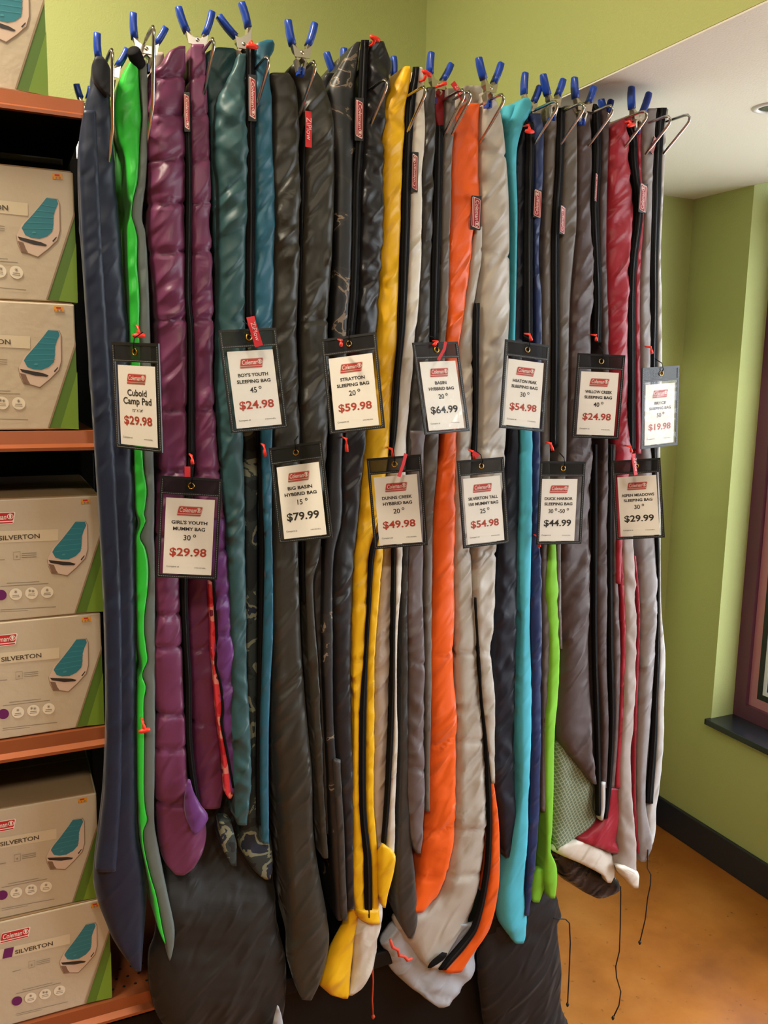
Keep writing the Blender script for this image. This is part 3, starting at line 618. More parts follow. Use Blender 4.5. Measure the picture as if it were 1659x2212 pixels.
# --- branch print
b = Bag('sleeping_bag', 'black sleeping bag with a faint branch print, tallest hood, beside the yellow bag', (745, 1985))
b.lobe('front_quilt', CAMOB, [(92,768,778),(100,760,777),(134,742,776),(188,714,773),(271,716,770),(362,727,764),(500,726,762),(600,724,758),(700,718,752),(800,716,750),(930,714,742),(1000,713,738),(1131,706,737),(1200,700,720),(1400,698,718),(1600,705,722),(1800,715,740),(1985,728,748)], wr=1.2)
b.lobe('side_quilt', C['black'], [(91,796,828),(134,796,846),(155,795,846),(181,794,842),(202,793,836),(289,788,829),(398,782,827),(500,779,826),(640,776,818),(715,774,813),(800,770,802),(930,742,790),(1048,740,780),(1131,739,773),(1200,722,766),(1400,722,761),(1600,726,762),(1800,744,762),(1960,748,764)], wr=1.2, seams=(330,))
b.lobe('hood_back', C['black'], [(160,702,726),(172,697,728),(200,700,720),(260,704,718)], dy=0.03)  # dark top of another bag behind, kept with this one
b.zipper([(88,787),(181,783),(289,778),(398,771),(500,769),(640,764),(728,756)], 17, dy=-0.002)
b.lobe('hem', C['char'], [(1640,720,734),(1800,728,743),(1900,733,746),(1985,738,750)], dy=-0.008, depth=0.03)
b.pull(806, 95, 4, -12); b.pull(748, 948, 1, 28, cross=False)
b.patch(776, 258, 74, 15, False, yawd=-20)
# --- yellow
b = Bag('sleeping_bag', 'yellow and white sleeping bag with a black zipper down its front', (760, 2154))
b.lobe('yellow_quilt', C['yellow'], [(145,872,884),(160,864,888),(192,848,884),(217,838,878),(253,831,877),(289,830,875),(398,829,869),(500,828,867),(600,822,864),(660,819,861),(743,815,861),(826,803,853),(937,792,845),(979,788,841),(1131,776,818),(1195,768,800),(1301,764,793),(1421,762,785),(1542,764,776),(1723,762,776),(1821,763,785),(1922,759,788),(1980,772,790)], wr=1.0, seams=(1300,1420,1540,1830), puff=0.45)
b.lobe('white_quilt', C['white'], [(147,903,910),(170,902,914),(210,897,915),(307,889,916),(362,888,911),(500,884,911),(600,880,906),(715,874,899),(840,862,888),(937,855,878),(979,848,877),(1100,850,870),(1195,854,868),(1271,854,865),(1361,851,857),(1512,850,855),(1602,849,857),(1723,841,852),(1835,836,851),(1880,832,846)], wr=1.0)
b.zipper([(146,890,904),(166,889,902),(217,878,896),(307,874,889),(398,869,886),(500,867,884),(702,862,874),(799,855,864),(937,845,855),(984,841,847)], dy=-0.002)
b.zipper([(1150,812,820),(1195,800,808),(1301,793,800),(1421,785,793),(1542,776,790),(1750,776,790),(1857,785,801),(1980,788,803)], dy=-0.004)
b.zipper([(1150,847,855),(1421,843,852),(1512,841,851),(1723,832,841),(1820,824,832)], dy=0.0)
b.lobe('yellow_edge', C['yellow'], [(1140,820,830),(1195,808,826),(1301,800,817),(1421,793,809),(1572,790,808),(1723,790,806),(1800,794,812),(1857,801,815),(1947,803,817),(1994,800,821)], wr=0.8, seams=(1250,1330,1420,1500,1580,1660,1740))
b.lobe('lining', C['tan'], [(1140,828,848),(1195,826,846),(1421,809,842),(1572,808,838),(1723,806,832),(1800,812,826),(1850,815,822)], dy=0.012, wr=0.8)
b.lobe('flap', C['yellow'], [(1823,824,830),(1846,818,855),(1875,818,853),(1929,819,838),(1958,826,831)], dy=-0.012, depth=0.03)
b.lobe('hem', C['yellow'], [(1962,771,818),(1982,774,821),(1994,796,821)], dy=-0.002, depth=0.02)
b.lobe('foot_yellow', C['yellow'], [(1940,762,774),(1990,748,772),(2031,728,768),(2080,708,766),(2128,690,763),(2146,712,758),(2154,738,750)], dy=0.015, depth=0.05)
b.lobe('foot_white', C['white'], [(1930,776,828),(1960,772,826),(2002,770,822),(2038,768,817),(2080,766,810),(2103,764,803),(2135,758,777),(2147,752,760)], dy=0.015, depth=0.05)
b.cord([(804,2075),(806,2120),(804,2160),(806,2196)], mat('orange_cord', (186, 66, 40), rough=0.6), r=0.002, dy=0.03)
b.pull(916, 172, 6, -14); b.pull(846, 970, 4, 16, cross=False)
b.ribbon([(877,980),(872,1000),(862,1030)], 8, dy=-0.1)
b.patch(896, 372, 70, 12, True, yawd=-10)
# --- charcoal with red opening
b = Bag('sleeping_bag', 'charcoal sleeping bag open at the top on a dark red lining', (900, 2000))
b.lobe('front_quilt', C['char'], [(190,922,936),(206,917,938),(289,914,938),(398,912,936),(500,912,935),(660,902,931),(740,897,928),(937,882,914),(1050,880,900),(1195,870,882),(1500,866,880),(1750,862,884),(1900,856,898),(1985,860,902),(2010,872,896),(2024,880,890)], wr=1.2, seams=(520,))
b.lobe('side_quilt', C['taupe'], [(193,964,980),(253,962,981),(325,956,976),(500,953,972),(660,949,966),(740,946,962),(937,918,948),(1195,916,934),(1500,918,930),(1750,918,926)], wr=1.2, seams=(520,))
b.lobe('inner_quilt', C['mauve'], [(930,886,916),(1195,882,915),(1331,881,915),(1433,884,917),(1602,880,917),(1720,880,917),(1800,888,913),(1840,898,906)], dy=-0.004, seams=(1433,1660), wr=1.2)
b.lobe('lining', C['dred'], [(188,938,962),(205,934,970),(231,936,972),(255,940,968),(276,946,956)], dy=0.012, depth=0.06, puff=0.3)
b.zipper([(272,947),(400,945),(483,943),(622,939),(735,936)], 17, dy=0.0)
b.ribbon([(978,178),(990,195),(1004,219)], 12, dy=-0.03, text='ZiPlow')
b.pull(945, 738, -8, 8, cross=False, dy=-0.06); b.ribbon([(963,738),(960,755),(947,778)], 7, dy=-0.1)
b.pull(950, 185, 14, -6, cross=False)
# --- orange and grey mummy
b = Bag('sleeping_bag', 'orange and warm grey mummy sleeping bag, widest of the hanging bags', (960, 2172))
sg = (335, 545, 790, 970, 1195, 1410, 1600, 1790, 1890)
b.lobe('orange_quilt', C['orange'], [(224,1005,1036),(235,990,1040),(250,982,1040),(289,980,1041),(362,976,1041),(470,974,1040),(500,972,1024),(560,969,1016),(660,966,1003),(743,964,990),(800,962,988),(937,954,986),(1048,946,981),(1159,938,981),(1301,936,984),(1409,928,980),(1542,930,988),(1640,928,989),(1723,925,988),(1803,918,985),(1893,908,966),(1930,894,953),(1950,884,935),(1967,880,912)], seams=(1409,1600,1790,1890), wr=0.9, puff=0.35, dy=0.002)
b.lobe('grey_quilt', C['grey'], [(490,1026,1040),(560,1017,1040),(660,1004,1022),(743,991,1020),(937,987,1018),(1048,982,1017),(1195,982,1017),(1331,985,1025),(1497,988,1035),(1602,990,1046),(1749,989,1052),(1803,986,1050),(1893,967,1044),(1937,953,1036),(1969,912,1030),(1987,866,1024),(2005,860,1019),(2045,884,988),(2070,905,970),(2090,926,948)], seams=sg, wr=1.0, puff=0.35, dy=0.004)
b.lobe('side_quilt', C['grey'], [(195,1050,1058),(217,1045,1074),(231,1043,1081),(271,1042,1090),(362,1042,1103),(500,1041,1108),(600,1040,1108),(660,1036,1106),(800,1034,1102),(882,1032,1101),(970,1030,1099),(1050,1030,1094),(1186,1019,1080),(1346,1027,1070),(1406,1032,1061),(1497,1038,1068),(1632,1053,1068),(1690,1060,1067)], seams=(330,545,970,1190,1406,1630), wr=1.0, puff=0.45, dy=-0.004)
b.lobe('hood_back', C['grey'], [(186,1004,1040),(205,992,1046),(250,988,1042)], dy=0.03)
b.zipper([(655,1022,1034),(720,1020,1033),(882,1023,1031),(985,1019,1028)], dy=-0.002)
b.zipper([(1290,1023,1027),(1497,1036,1041),(1602,1046,1053),(1749,1052,1061),(1803,1052,1061),(1893,1045,1055),(2002,1020,1031),(2045,988,1004),(2092,946,962)], dy=-0.002)
b.lobe('orange_edge', C['orange'], [(1644,1054,1058),(1750,1061,1074),(1821,1061,1079),(1911,1054,1079),(2002,1030,1061),(2049,1002,1031),(2080,974,1012),(2098,958,1000)], wr=0.6, dy=0.002)
b.lobe('foot_lining', C['coolgrey'], [(1990,870,1044),(2040,832,1041),(2075,845,1035),(2110,858,1028),(2146,900,996),(2172,945,957)], dy=0.02, depth=0.05, puff=0.2, wr=1.6)
b.lobe('tab', M_ZIP, [(2056,952,964),(2068,938,960),(2080,926,944),(2088,922,930)], dy=-0.006, depth=0.006, puff=0.1, wr=0)
b.cord([(843,2030),(848,2046),(860,2052),(862,2064),(874,2066),(880,2074),(890,2070)], mat('coral_cord', (205, 70, 48), rough=0.7), r=0.004, dy=-0.004, knot=False)
b.pull(1022, 975, 4, 18, cross=False, dy=-0.04); b.ribbon([(1022,978),(1034,985)], 10, dy=-0.06)
b.patch(1028, 460, 62, 19, False, dy=-0.006, yawd=-10, backing=1.14)
# --- navy with turquoise lining
b = Bag('sleeping_bag', 'navy sleeping bag with turquoise lining, right of the orange and grey bag', (1115, 2036))
b.lobe('lining', C['turq'], [(213,1128,1140),(225,1119,1151),(245,1112,1148),(266,1104,1133),(331,1099,1115),(457,1108,1116),(560,1109,1114),(740,1104,1110)], dy=0.004, wr=0.8)
b.lobe('lining', C['turq'], [(229,1092,1112),(245,1089,1117),(285,1093,1108),(300,1096,1102)], dy=0.025)
b.lobe('front_quilt', C['navy3'], [(262,1138,1146),(280,1128,1139),(349,1114,1136),(457,1114,1134),(560,1113,1130),(740,1107,1128),(937,1100,1122),(1100,1085,1124),(1172,1078,1121),(1389,1064,1121),(1540,1064,1118),(1678,1066,1116),(1750,1078,1116),(1850,1090,1102)], dy=0.01, wr=0.8)
b.lobe('side_quilt', C['navy2'], [(246,1142,1168),(277,1150,1175),(349,1153,1172),(421,1153,1168),(560,1152,1161),(640,1154,1167),(740,1155,1168),(940,1150,1166),(1100,1149,1166),(1353,1147,1168),(1569,1148,1168),(1700,1146,1166),(1800,1142,1162),(1900,1138,1150),(1975,1132,1140)], wr=1.2)
b.zipper([(265,1140),(300,1144),(421,1142),(560,1140),(735,1140)], 18, dy=0.0)
b.lobe('lining', C['turq'], [(920,1127,1148),(1100,1127,1148),(1208,1125,1147),(1353,1127,1145),(1461,1123,1148),(1569,1121,1147),(1700,1123,1143),(1748,1120,1141),(1857,1102,1138),(1922,1086,1138),(1965,1083,1145),(2001,1089,1143),(2023,1103,1139),(2036,1111,1130)], dy=0.0, wr=0.9)
b.pull(1142, 270, 2, 14); b.pull(1144, 722, 4, 14, cross=False, dy=-0.05); b.pull(1164, 1160, 1, 22, cross=False)
b.patch(1161, 440, 54, 16, True, dy=-0.006, yawd=-10, backing=1.06)
# --- taupe with lime lining
b = Bag('sleeping_bag', 'taupe grey sleeping bag with lime green lining showing at the bottom', (1190, 1940))
b.lobe('front_quilt', C['taupe'], [(226,1190,1202),(240,1183,1202),(277,1179,1202),(350,1176,1200),(493,1174,1190),(600,1171,1190),(740,1171,1192),(900,1170,1190),(1000,1168,1188),(1172,1168,1186),(1389,1172,1186),(1600,1170,1178),(1750,1168,1178)], wr=1.0, dy=0.006)
b.lobe('side_quilt', C['taupe'], [(230,1218,1234),(251,1218,1245),(277,1218,1246),(421,1214,1245),(493,1209,1243),(560,1208,1237),(640,1207,1233),(740,1207,1230),(900,1206,1226),(1000,1206,1222),(1172,1200,1210),(1400,1206,1212)], wr=1.2)
b.zipper([(234,1210),(349,1208),(493,1199),(600,1198),(740,1199),(960,1196)], 16, dy=0.0)
b.lobe('lining', C['lime'], [(1080,1188,1199),(1172,1186,1199),(1280,1179,1206),(1389,1186,1208),(1497,1183,1206),(1569,1177,1199),(1700,1177,1197),(1784,1179,1192),(1838,1179,1188),(1860,1178,1198),(1875,1177,1203),(1911,1179,1203),(1938,1186,1197)], dy=0.0, wr=1.0)
b.lobe('lining', C['lime'], [(1875,1160,1176),(1893,1150,1178),(1920,1147,1178),(1947,1150,1164)], dy=0.015, depth=0.05)
b.pull(1190, 958, 4, 16, cross=False, dy=-0.03)
b.patch(1215, 475, 54, 13, True, dy=-0.008, yawd=10, backing=1.1)
# --- dark brown with check lining
b = Bag('sleeping_bag', 'dark brown sleeping bag with checked olive lining beside the crimson bag', (1250, 1835))
b.lobe('front_quilt', C['brown'], [(221,1262,1274),(255,1247,1276),(349,1249,1280),(457,1247,1276),(560,1239,1280),(640,1235,1280),(740,1233,1280),(950,1227,1280),(1172,1212,1278),(1389,1213,1280),(1569,1206,1284),(1600,1210,1284),(1640,1240,1284),(1692,1280,1286)], wr=1.0)
b.lobe('side_quilt', C['brown'], [(236,1296,1306),(262,1297,1312),(349,1297,1311),(421,1294,1309),(560,1294,1308),(640,1296,1310),(740,1300,1312),(950,1302,1312),(1172,1290,1311),(1400,1290,1311),(1560,1300,1313),(1700,1298,1308)], wr=1.0, dy=0.004)
b.zipper([(226,1278),(240,1286),(349,1288),(450,1283),(560,1287),(640,1290),(740,1288)], 16, dy=0.0)
b.zipper([(960,1284),(1172,1284),(1389,1284),(1600,1290),(1760,1292)], 8, dy=0.002)
b.zipper([(960,1318),(1172,1316),(1400,1318),(1560,1321),(1700,1314),(1766,1306)], 9, dy=0.004)
b.lobe('edge_binding', C['mauve'], [(960,1321,1329),(1172,1323,1329),(1389,1325,1338),(1560,1327,1336),(1700,1317,1325)], dy=0.006)
b.lobe('lining', CHECK, [(1590,1202,1215),(1640,1198,1250),(1687,1196,1284),(1748,1195,1291),(1783,1197,1295),(1806,1199,1258),(1835,1200,1210)], dy=0.022, depth=0.08, puff=0.25, wr=1.5)
b.lobe('lining_edge', C['pale'], [(1688,1297,1306),(1740,1297,1305),(1770,1294,1300)], dy=0.0, depth=0.02)
b.pull(1288, 724, 0, 12, cross=False)
b.patch(1287, 405, 54, 6, True, dy=-0.006, yawd=20, backing=1.05)
# --- crimson
b = Bag('sleeping_bag', 'crimson red sleeping bag with grey fleece inside, second from the right end', (1350, 1914))
b.lobe('front_quilt', C['red'], [(256,1345,1362),(277,1320,1352),(300,1317,1358),(385,1314,1362),(457,1313,1372),(560,1311,1362),(640,1313,1358),(740,1315,1356),(850,1321,1358),(925,1325,1362),(980,1330,1368),(1100,1331,1350),(1172,1331,1342),(1260,1331,1338)], wr=1.2, puff=0.45)
b.lobe('side_quilt', C['red'], [(256,1368,1378),(262,1366,1381),(349,1376,1382),(385,1377,1384),(457,1385,1389),(530,1376,1386),(600,1371,1381),(740,1370,1380),(880,1372,1382),(980,1374,1383)], wr=1.0, dy=0.003)
b.zipper([(266,1356),(300,1366),(349,1368),(457,1379),(560,1367),(640,1363),(740,1363),(970,1363)], 15, dy=-0.002)
b.lobe('fleece_lining', C['fleece'], [(1150,1342,1366),(1172,1342,1367),(1317,1349,1375),(1425,1349,1373),(1569,1343,1368),(1640,1338,1363),(1748,1338,1367),(1842,1338,1377),(1864,1332,1377),(1890,1342,1377),(1914,1366,1374)], wr=1.0)
b.lobe('shell_edge', C['red'], [(1150,1332,1341),(1172,1331,1342),(1317,1341,1349),(1425,1341,1349),(1569,1335,1343),(1640,1330,1338),(1700,1328,1338)], dy=0.004, wr=0.6)
b.lobe('shell_edge', C['red'], [(1200,1367,1371),(1317,1375,1380),(1425,1373,1378),(1569,1368,1373),(1748,1367,1372),(1842,1376,1380)], dy=0.006, wr=0.5)
b.lobe('shell_corner', C['red'], [(1700,1318,1336),(1766,1306,1337),(1800,1272,1336),(1818,1252,1335),(1832,1300,1334),(1840,1315,1333)], dy=0.008, depth=0.05, puff=0.2)
b.lobe('hem', C['cream'], [(1817,1244,1256),(1835,1200,1310),(1850,1210,1333),(1871,1262,1331),(1889,1300,1328),(1905,1310,1318)], dy=0.012, depth=0.05, puff=0.2)
b.lobe('hem', C['cream'], [(1868,1328,1346),(1885,1340,1378),(1900,1352,1378),(1916,1366,1376)], dy=-0.006, depth=0.04, puff=0.3)
b.pull(1360, 262, 4, 8); b.pull(1362, 965, 2, 12, cross=False); b.ribbon([(1369,980),(1370,1000),(1374,1026)], 11, dy=-0.1, text='ZiPlow')
b.patch(1389, 428, 54, 20, True, dy=-0.012, yawd=10, backing=1.12)
# --- grey, right end
b = Bag('sleeping_bag', 'grey sleeping bag with black zipper at the right end of the row', (1395, 1864))
b.lobe('front_quilt', C['lgrey'], [(236,1396,1416),(251,1388,1414),(349,1387,1407),(457,1391,1405),(530,1389,1404),(600,1384,1404),(700,1383,1405),(780,1385,1402),(960,1387,1406),(1172,1383,1417),(1317,1386,1418),(1497,1383,1412),(1640,1378,1398),(1748,1378,1396),(1824,1380,1406),(1860,1383,1392)], wr=1.2)
b.lobe('side_quilt', C['pale'], [(237,1434,1440),(277,1430,1437),(331,1427,1435),(421,1424,1430),(560,1419,1424),(640,1418,1426),(780,1418,1427),(960,1415,1424),(1172,1420,1424),(1317,1422,1426),(1407,1423,1436),(1497,1420,1434),(1605,1417,1432),(1700,1408,1425),(1748,1400,1418),(1799,1398,1416),(1824,1396,1408)], wr=0.8, dy=0.002)
b.zipper([(234,1414,1438),(277,1411,1432),(349,1406,1428),(457,1405,1424),(560,1403,1420),(640,1405,1419),(780,1402,1418),(960,1406,1416),(1172,1416,1422),(1317,1417,1423),(1407,1414,1424),(1497,1411,1420),(1605,1405,1417),(1734,1394,1408)], dy=-0.002)
b.cord([(1400,1835),(1398,1875),(1406,1889),(1405,1912),(1399,1940),(1394,1985),(1382,2036)], M_CORD)
b.pull(1406, 750, 2, 14, cross=False, dy=-0.02)
b.patch(1411, 314, 34, 10, True, dy=-0.008, yawd=10, tilt=18, backing=1.05)
# --- glossy black shell and hanging sack
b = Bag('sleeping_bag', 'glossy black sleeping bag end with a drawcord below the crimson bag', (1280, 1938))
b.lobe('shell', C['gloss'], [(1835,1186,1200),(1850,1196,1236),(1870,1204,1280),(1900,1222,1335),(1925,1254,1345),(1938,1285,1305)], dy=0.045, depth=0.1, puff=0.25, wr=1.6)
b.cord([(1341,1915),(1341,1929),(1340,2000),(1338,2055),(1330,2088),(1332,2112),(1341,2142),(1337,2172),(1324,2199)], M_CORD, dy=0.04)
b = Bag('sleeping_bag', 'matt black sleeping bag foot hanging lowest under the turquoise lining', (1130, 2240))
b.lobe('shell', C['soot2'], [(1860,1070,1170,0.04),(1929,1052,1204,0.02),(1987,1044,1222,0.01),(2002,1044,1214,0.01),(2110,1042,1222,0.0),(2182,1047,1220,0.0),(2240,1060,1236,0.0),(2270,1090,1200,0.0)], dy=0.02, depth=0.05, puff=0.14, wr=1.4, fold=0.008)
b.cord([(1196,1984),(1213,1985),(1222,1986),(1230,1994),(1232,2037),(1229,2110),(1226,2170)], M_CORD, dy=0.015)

# ------------------------------------------------------------------ hooks
M_CHROME = mat('chrome_wire', (205, 205, 208), rough=0.18, metal=1.0)
HOOKS = [(243,95,'navy pad'),(333,45,'green camping pad'),(463,72,'plum bag'),(582,112,'teal bag'),(683,122,'olive black bag'),(838,162,'branch print bag'),(922,178,'yellow bag'),(1006,184,'charcoal bag'),(1020,188,'orange bag, left of a twin'),(1092,195,'orange and grey bag'),(1208,210,'navy bag'),(1265,215,'taupe bag'),(1328,220,'dark brown bag'),(1402,232,'crimson bag'),(1453,243,'grey end bag'),(1495,240,'')]
for px, py, nm in HOOKS:
    tip = at(px, py, 1.57); X0, Z0 = tip.x, tip.z-0.003
    t = thing('display_hook', ('chrome wire hook carrying the '+nm) if nm else 'empty chrome wire hook at the far right end of the row', 'hook', (X0, PY-0.02, Z0-0.28), 'chrome display hooks')
    steep = px < 400
    mid = [(X0, 1.578, Z0-0.02), (X0, 1.584, Z0-0.05), (X0, 1.60, Z0-0.12), (X0, 1.70, Z0-0.2)] if steep else [(X0, 1.578, Z0-0.018), (X0, 1.588, Z0-0.026), (X0, 1.65, Z0-0.068), (X0, 1.72, Z0-0.11)]
    pts = [(X0, PY-0.022, Z0), (X0, 1.9, Z0), (X0, 1.595, Z0), (X0, 1.583, Z0-0.002), (X0, 1.576, Z0-0.009)]+mid+[(X0, 1.9, Z0-0.23), (X0, PY-0.022, Z0-0.28)]
    put(MB().tube(pts, 0.0032, 8), 'wire', M_CHROME, t, smooth=True)
    put(MB().box((X0-0.006, PY-0.026, Z0-0.29), (X0+0.006, PY-0.021, Z0+0.008)), 'backplate', M_CHROME, t)

# ------------------------------------------------------------------ spring clamps
M_BLUE = mat('blue_vinyl_grip', (22, 62, 160), rough=0.35)
M_STEEL = mat('zinc_steel', (190, 182, 168), rough=0.3, metal=0.9)
def slab(mb, path, w, th, nrm=Vector((0, 1, 0))):
    # flat bar following a path; w across (along y), th in the bending plane
    n = len(path); vs = []
    for i, q in enumerate(path):
        d = (path[min(n-1, i+1)]-path[max(0, i-1)]).normalized(); u = d.cross(nrm).normalized(); wi = w[i] if isinstance(w, (list, tuple)) else w
        for a, c in ((-1, -0.6), (-0.6, -1), (0.6, -1), (1, -0.6), (1, 0.6), (0.6, 1), (-0.6, 1), (-1, 0.6)): vs.append(q+u*a*th/2+nrm*c*wi/2)
    mb.add(vs, [(i*8+k, i*8+(k+1) % 8, i*8+8+(k+1) % 8, i*8+8+k) for i in range(n-1) for k in range(8)]+[tuple(range(8))[::-1], tuple((n-1)*8+k for k in range(8))])
CLAMPS = [((210,72),(213,126),(275,106),(254,144),1.66,'navy pad'),((288,28),(291,84),(358,60),(336,96),1.66,'green camping pad'),((385,15),(404,70),(458,25),(442,77),1.66,'plum purple bag'),
 ((472,34),(509,80),(521,5),(536,60),1.66,'dark teal bag'),((622,43),(632,98),(680,50),(665,99),1.60,'olive black bag'),((705,113),(722,160),(743,104),(739,140),1.72,'branch print hood, on its left'),
 ((830,118),(838,160),(850,122),(850,168),1.76,'branch print hood, behind its right side'),((932,113),(929,160),(975,138),(956,174),1.66,'charcoal bag'),((1034,124),(1045,172),(1083,136),(1066,180),1.62,'orange and grey bag'),
 ((1135,157),(1132,204),(1166,186),(1152,222),1.66,'turquoise lining'),((1173,160),(1183,206),(1217,171),(1204,207),1.64,'taupe bag, left one'),((1241,167),(1243,213),(1283,187),(1271,222),1.64,'dark brown bag'),
 ((1364,187),(1365,236),(1402,200),(1388,242),1.64,'crimson bag'),((1298,214),(1304,238),(1320,216),(1311,244),1.72,'dark brown bag, low behind its right edge'),((165,182),(174,212),(196,188),(190,214),1.9,'hook behind the top shelf end'),]
for (a0, a1, b0, b1, Y, nm) in CLAMPS:
    Y += 0.012; A0, A1, B0, B1 = at(*a0, Y), at(*a1, Y), at(*b0, Y), at(*b1, Y)
    pv = (A1+B1)/2-Vector((0, 0, 0.018)); pv.z = min(A1.z, B1.z)-0.014
    jaw = pv-Vector((0, 0, 0.03))
    t = thing('spring_clamp', 'spring clamp with blue grips on the '+nm, 'clamp', tuple(jaw), 'blue-handled spring clamps')
    for P0, P1, sgn in ((A0, A1, -1), (B0, B1, 1)):
        d = (P0-P1); side = d.cross(Vector((0, 1, 0))).normalized()
        mb = MB(); L = d.length; bow = 0.03*L*sgn
        slab(mb, [P1+d*t_+side*bow*math.sin(t_*math.pi)*(-1) for t_ in (0, 0.25, 0.5, 0.75, 0.95, 1.0)], [0.019, 0.02, 0.02, 0.019, 0.016, 0.010], 0.0115)
        put(mb, 'grip', M_BLUE, t, smooth=True)
        mb = MB(); opp = pv+Vector((-sgn*0.008, 0, -0.012)); end = jaw+Vector((-sgn*0.004, 0, 0))
        slab(mb, [P1+d*0.04, P1, P1*0.45+pv*0.55+Vector((sgn*0.004, 0, 0)), opp, end], [0.012, 0.014, 0.022, 0.02, 0.014], 0.0075)
        put(mb, 'jaw', M_STEEL, t)
        mb = MB(); slab(mb, [end+Vector((0, 0, 0.008)), end-Vector((0, 0, 0.006))], 0.016, 0.006); put(mb, 'jaw_tip', M_BLUE, t)
    put(MB().tube([pv-Vector((0, 0.013, 0)), pv+Vector((0, 0.013, 0))], 0.0035, 10), 'pivot', M_STEEL, t, smooth=True)
    c0 = A1+Vector((-0.004, -0.0125, -0.002)); c1 = B1+Vector((0.004, -0.0125, -0.002)); zm = pv.z
    put(MB().poly([c0, c0*0.72+c1*0.28-Vector((0, 0, 0.008)), c0*0.28+c1*0.72-Vector((0, 0, 0.008)), c1, Vector((c1.x-0.004, c1.y, zm-0.008)), Vector((c0.x+0.004, c0.y, zm-0.008))], (0, -1, 0), 0.0016), 'side_plate', M_STEEL, t)
    sp = [pv+Vector((0.007*math.cos(k_*0.7), -0.009+0.00055*k_, 0.007*math.sin(k_*0.7))) for k_ in range(34)]
    put(MB().tube(sp, 0.001, 5), 'spring', M_STEEL, t, smooth=True)

# ------------------------------------------------------------------ price tags
M_PAPER = mat('white_paper', (243, 240, 234), rough=0.7)
M_VINYL = mat('black_vinyl_binding', (26, 27, 29), rough=0.35)
M_BRASS = mat('brass_grommet', (190, 150, 70), rough=0.25, metal=1.0)
M_TXT = mat('black_print', (38, 36, 36), rough=0.6)
M_TXTR = mat('brick_red_print', (178, 62, 46), rough=0.6)
M_PLR = mat('tag_logo_red', (196, 62, 56), rough=0.6)
M_PLW = mat('tag_logo_white', (236, 226, 218), rough=0.6)
M_PLG = mat('tag_logo_outline', (206, 178, 168), rough=0.6)
M_STITCH = mat('pale_stitching', (150, 152, 150), rough=0.6)
def film_mat():
    m = bpy.data.materials.new('clear_vinyl_film'); m.use_nodes = True; nt = m.node_tree; nt.nodes.remove(nt.nodes['Principled BSDF'])
    tr = nt.nodes.new('ShaderNodeBsdfTransparent'); tr.inputs[0].default_value = (0.97, 0.97, 0.96, 1)
    gl = nt.nodes.new('ShaderNodeBsdfGlossy'); gl.inputs['Roughness'].default_value = 0.12
    mx = nt.nodes.new('ShaderNodeMixShader')
    tc = nt.nodes.new('ShaderNodeTexCoord'); n = nt.nodes.new('ShaderNodeTexNoise'); n.inputs['Scale'].default_value = 22; n.inputs['Detail'].default_value = 2
    nt.links.new(tc.outputs['Object'], n.inputs[0]); bp = nt.nodes.new('ShaderNodeBump'); bp.inputs['Strength'].default_value = 0.25; bp.inputs['Distance'].default_value = 0.02
    nt.links.new(n.outputs[0], bp.inputs['Height']); nt.links.new(bp.outputs[0], gl.inputs['Normal'])
    schlick(nt, mx.inputs[0]); nt.links.new(tr.outputs[0], mx.inputs[1]); nt.links.new(gl.outputs[0], mx.inputs[2]); nt.links.new(mx.outputs[0], nt.nodes['Material Output'].inputs[0])
    return m
M_FILM = film_mat()
M_HEAD = mat('smoky_vinyl', (30, 31, 33), rough=0.25); M_HEAD.node_tree.nodes['Principled BSDF'].inputs['Alpha'].default_value = 0.72
TW, TH = 0.112, 0.190
def shared(mb, name): return mb.mesh(name, recalc=False)
bz = MB(); e = 0.006
bz.box((-TW/2, -0.0015, -TH/2), (-TW/2+e, 0.0015, TH/2)); bz.box((TW/2-e, -0.0015, -TH/2), (TW/2, 0.0015, TH/2)); bz.box((-TW/2+e, -0.0015, -TH/2), (TW/2-e, 0.0015, -TH/2+e)); bz.box((-TW/2+e, -0.0015, TH/2-e*0.8), (TW/2-e, 0.0015, TH/2))
bz.box((-TW/2+e, -0.0015, TH/2-0.034), (TW/2-e, 0.0012, TH/2-0.029))
ME_BIND = bz.mesh('binding')
st = MB()
for i in range(44):
    z = -TH/2+0.004+i*(TH-0.008)/44
    for sx in (-1, 1): st.box((sx*(TW/2-0.0035)-0.0003, -0.0019, z), (sx*(TW/2-0.0035)+0.0003, -0.0014, z+0.0026))
for i in range(26):
    x = -TW/2+0.004+i*(TW-0.008)/26
    for z in (-TH/2+0.003, TH/2-0.0315): st.box((x, -0.0019, z-0.0003), (x+0.0026, -0.0014, z+0.0003))
ME_STITCH = st.mesh('stitching')
ME_FILM = MB().add([(-TW/2+e, -0.0012, -TH/2+e), (TW/2-e, -0.0012, -TH/2+e), (TW/2-e, -0.0012, TH/2-0.034), (-TW/2+e, -0.0012, TH/2-0.034)], [(0, 1, 2, 3)]).mesh('clear_film', recalc=False)
ME_HEAD = MB().box((-TW/2+e, -0.0006, TH/2-0.029), (TW/2-e, 0.0006, TH/2-e*0.8)).mesh('header_band')
ME_GROM = MB().tube([(0.0052*math.cos(k_*math.pi/9), -0.0018, TH/2-0.016+0.0052*math.sin(k_*math.pi/9)) for k_ in range(18)], 0.0013, 6, closed=True).mesh('grommet', smooth=True)
PWD, PT, PB = 0.089, TH/2-0.040, -TH/2+0.0075
PHT = PT-PB
ME_PAPER = MB().box((-PWD/2, 0.0001, PB), (PWD/2, 0.0006, PT)).mesh('paper_insert')
lo_, lr_, lw_ = logo(0.0, PT-PHT*0.165, PWD*0.50, n=-0.0001)
ME_LO, ME_LR, ME_LW = shared(lo_, 'logo_outline'), shared(lr_, 'logo_plate'), shared(lw_, 'logo_lettering')
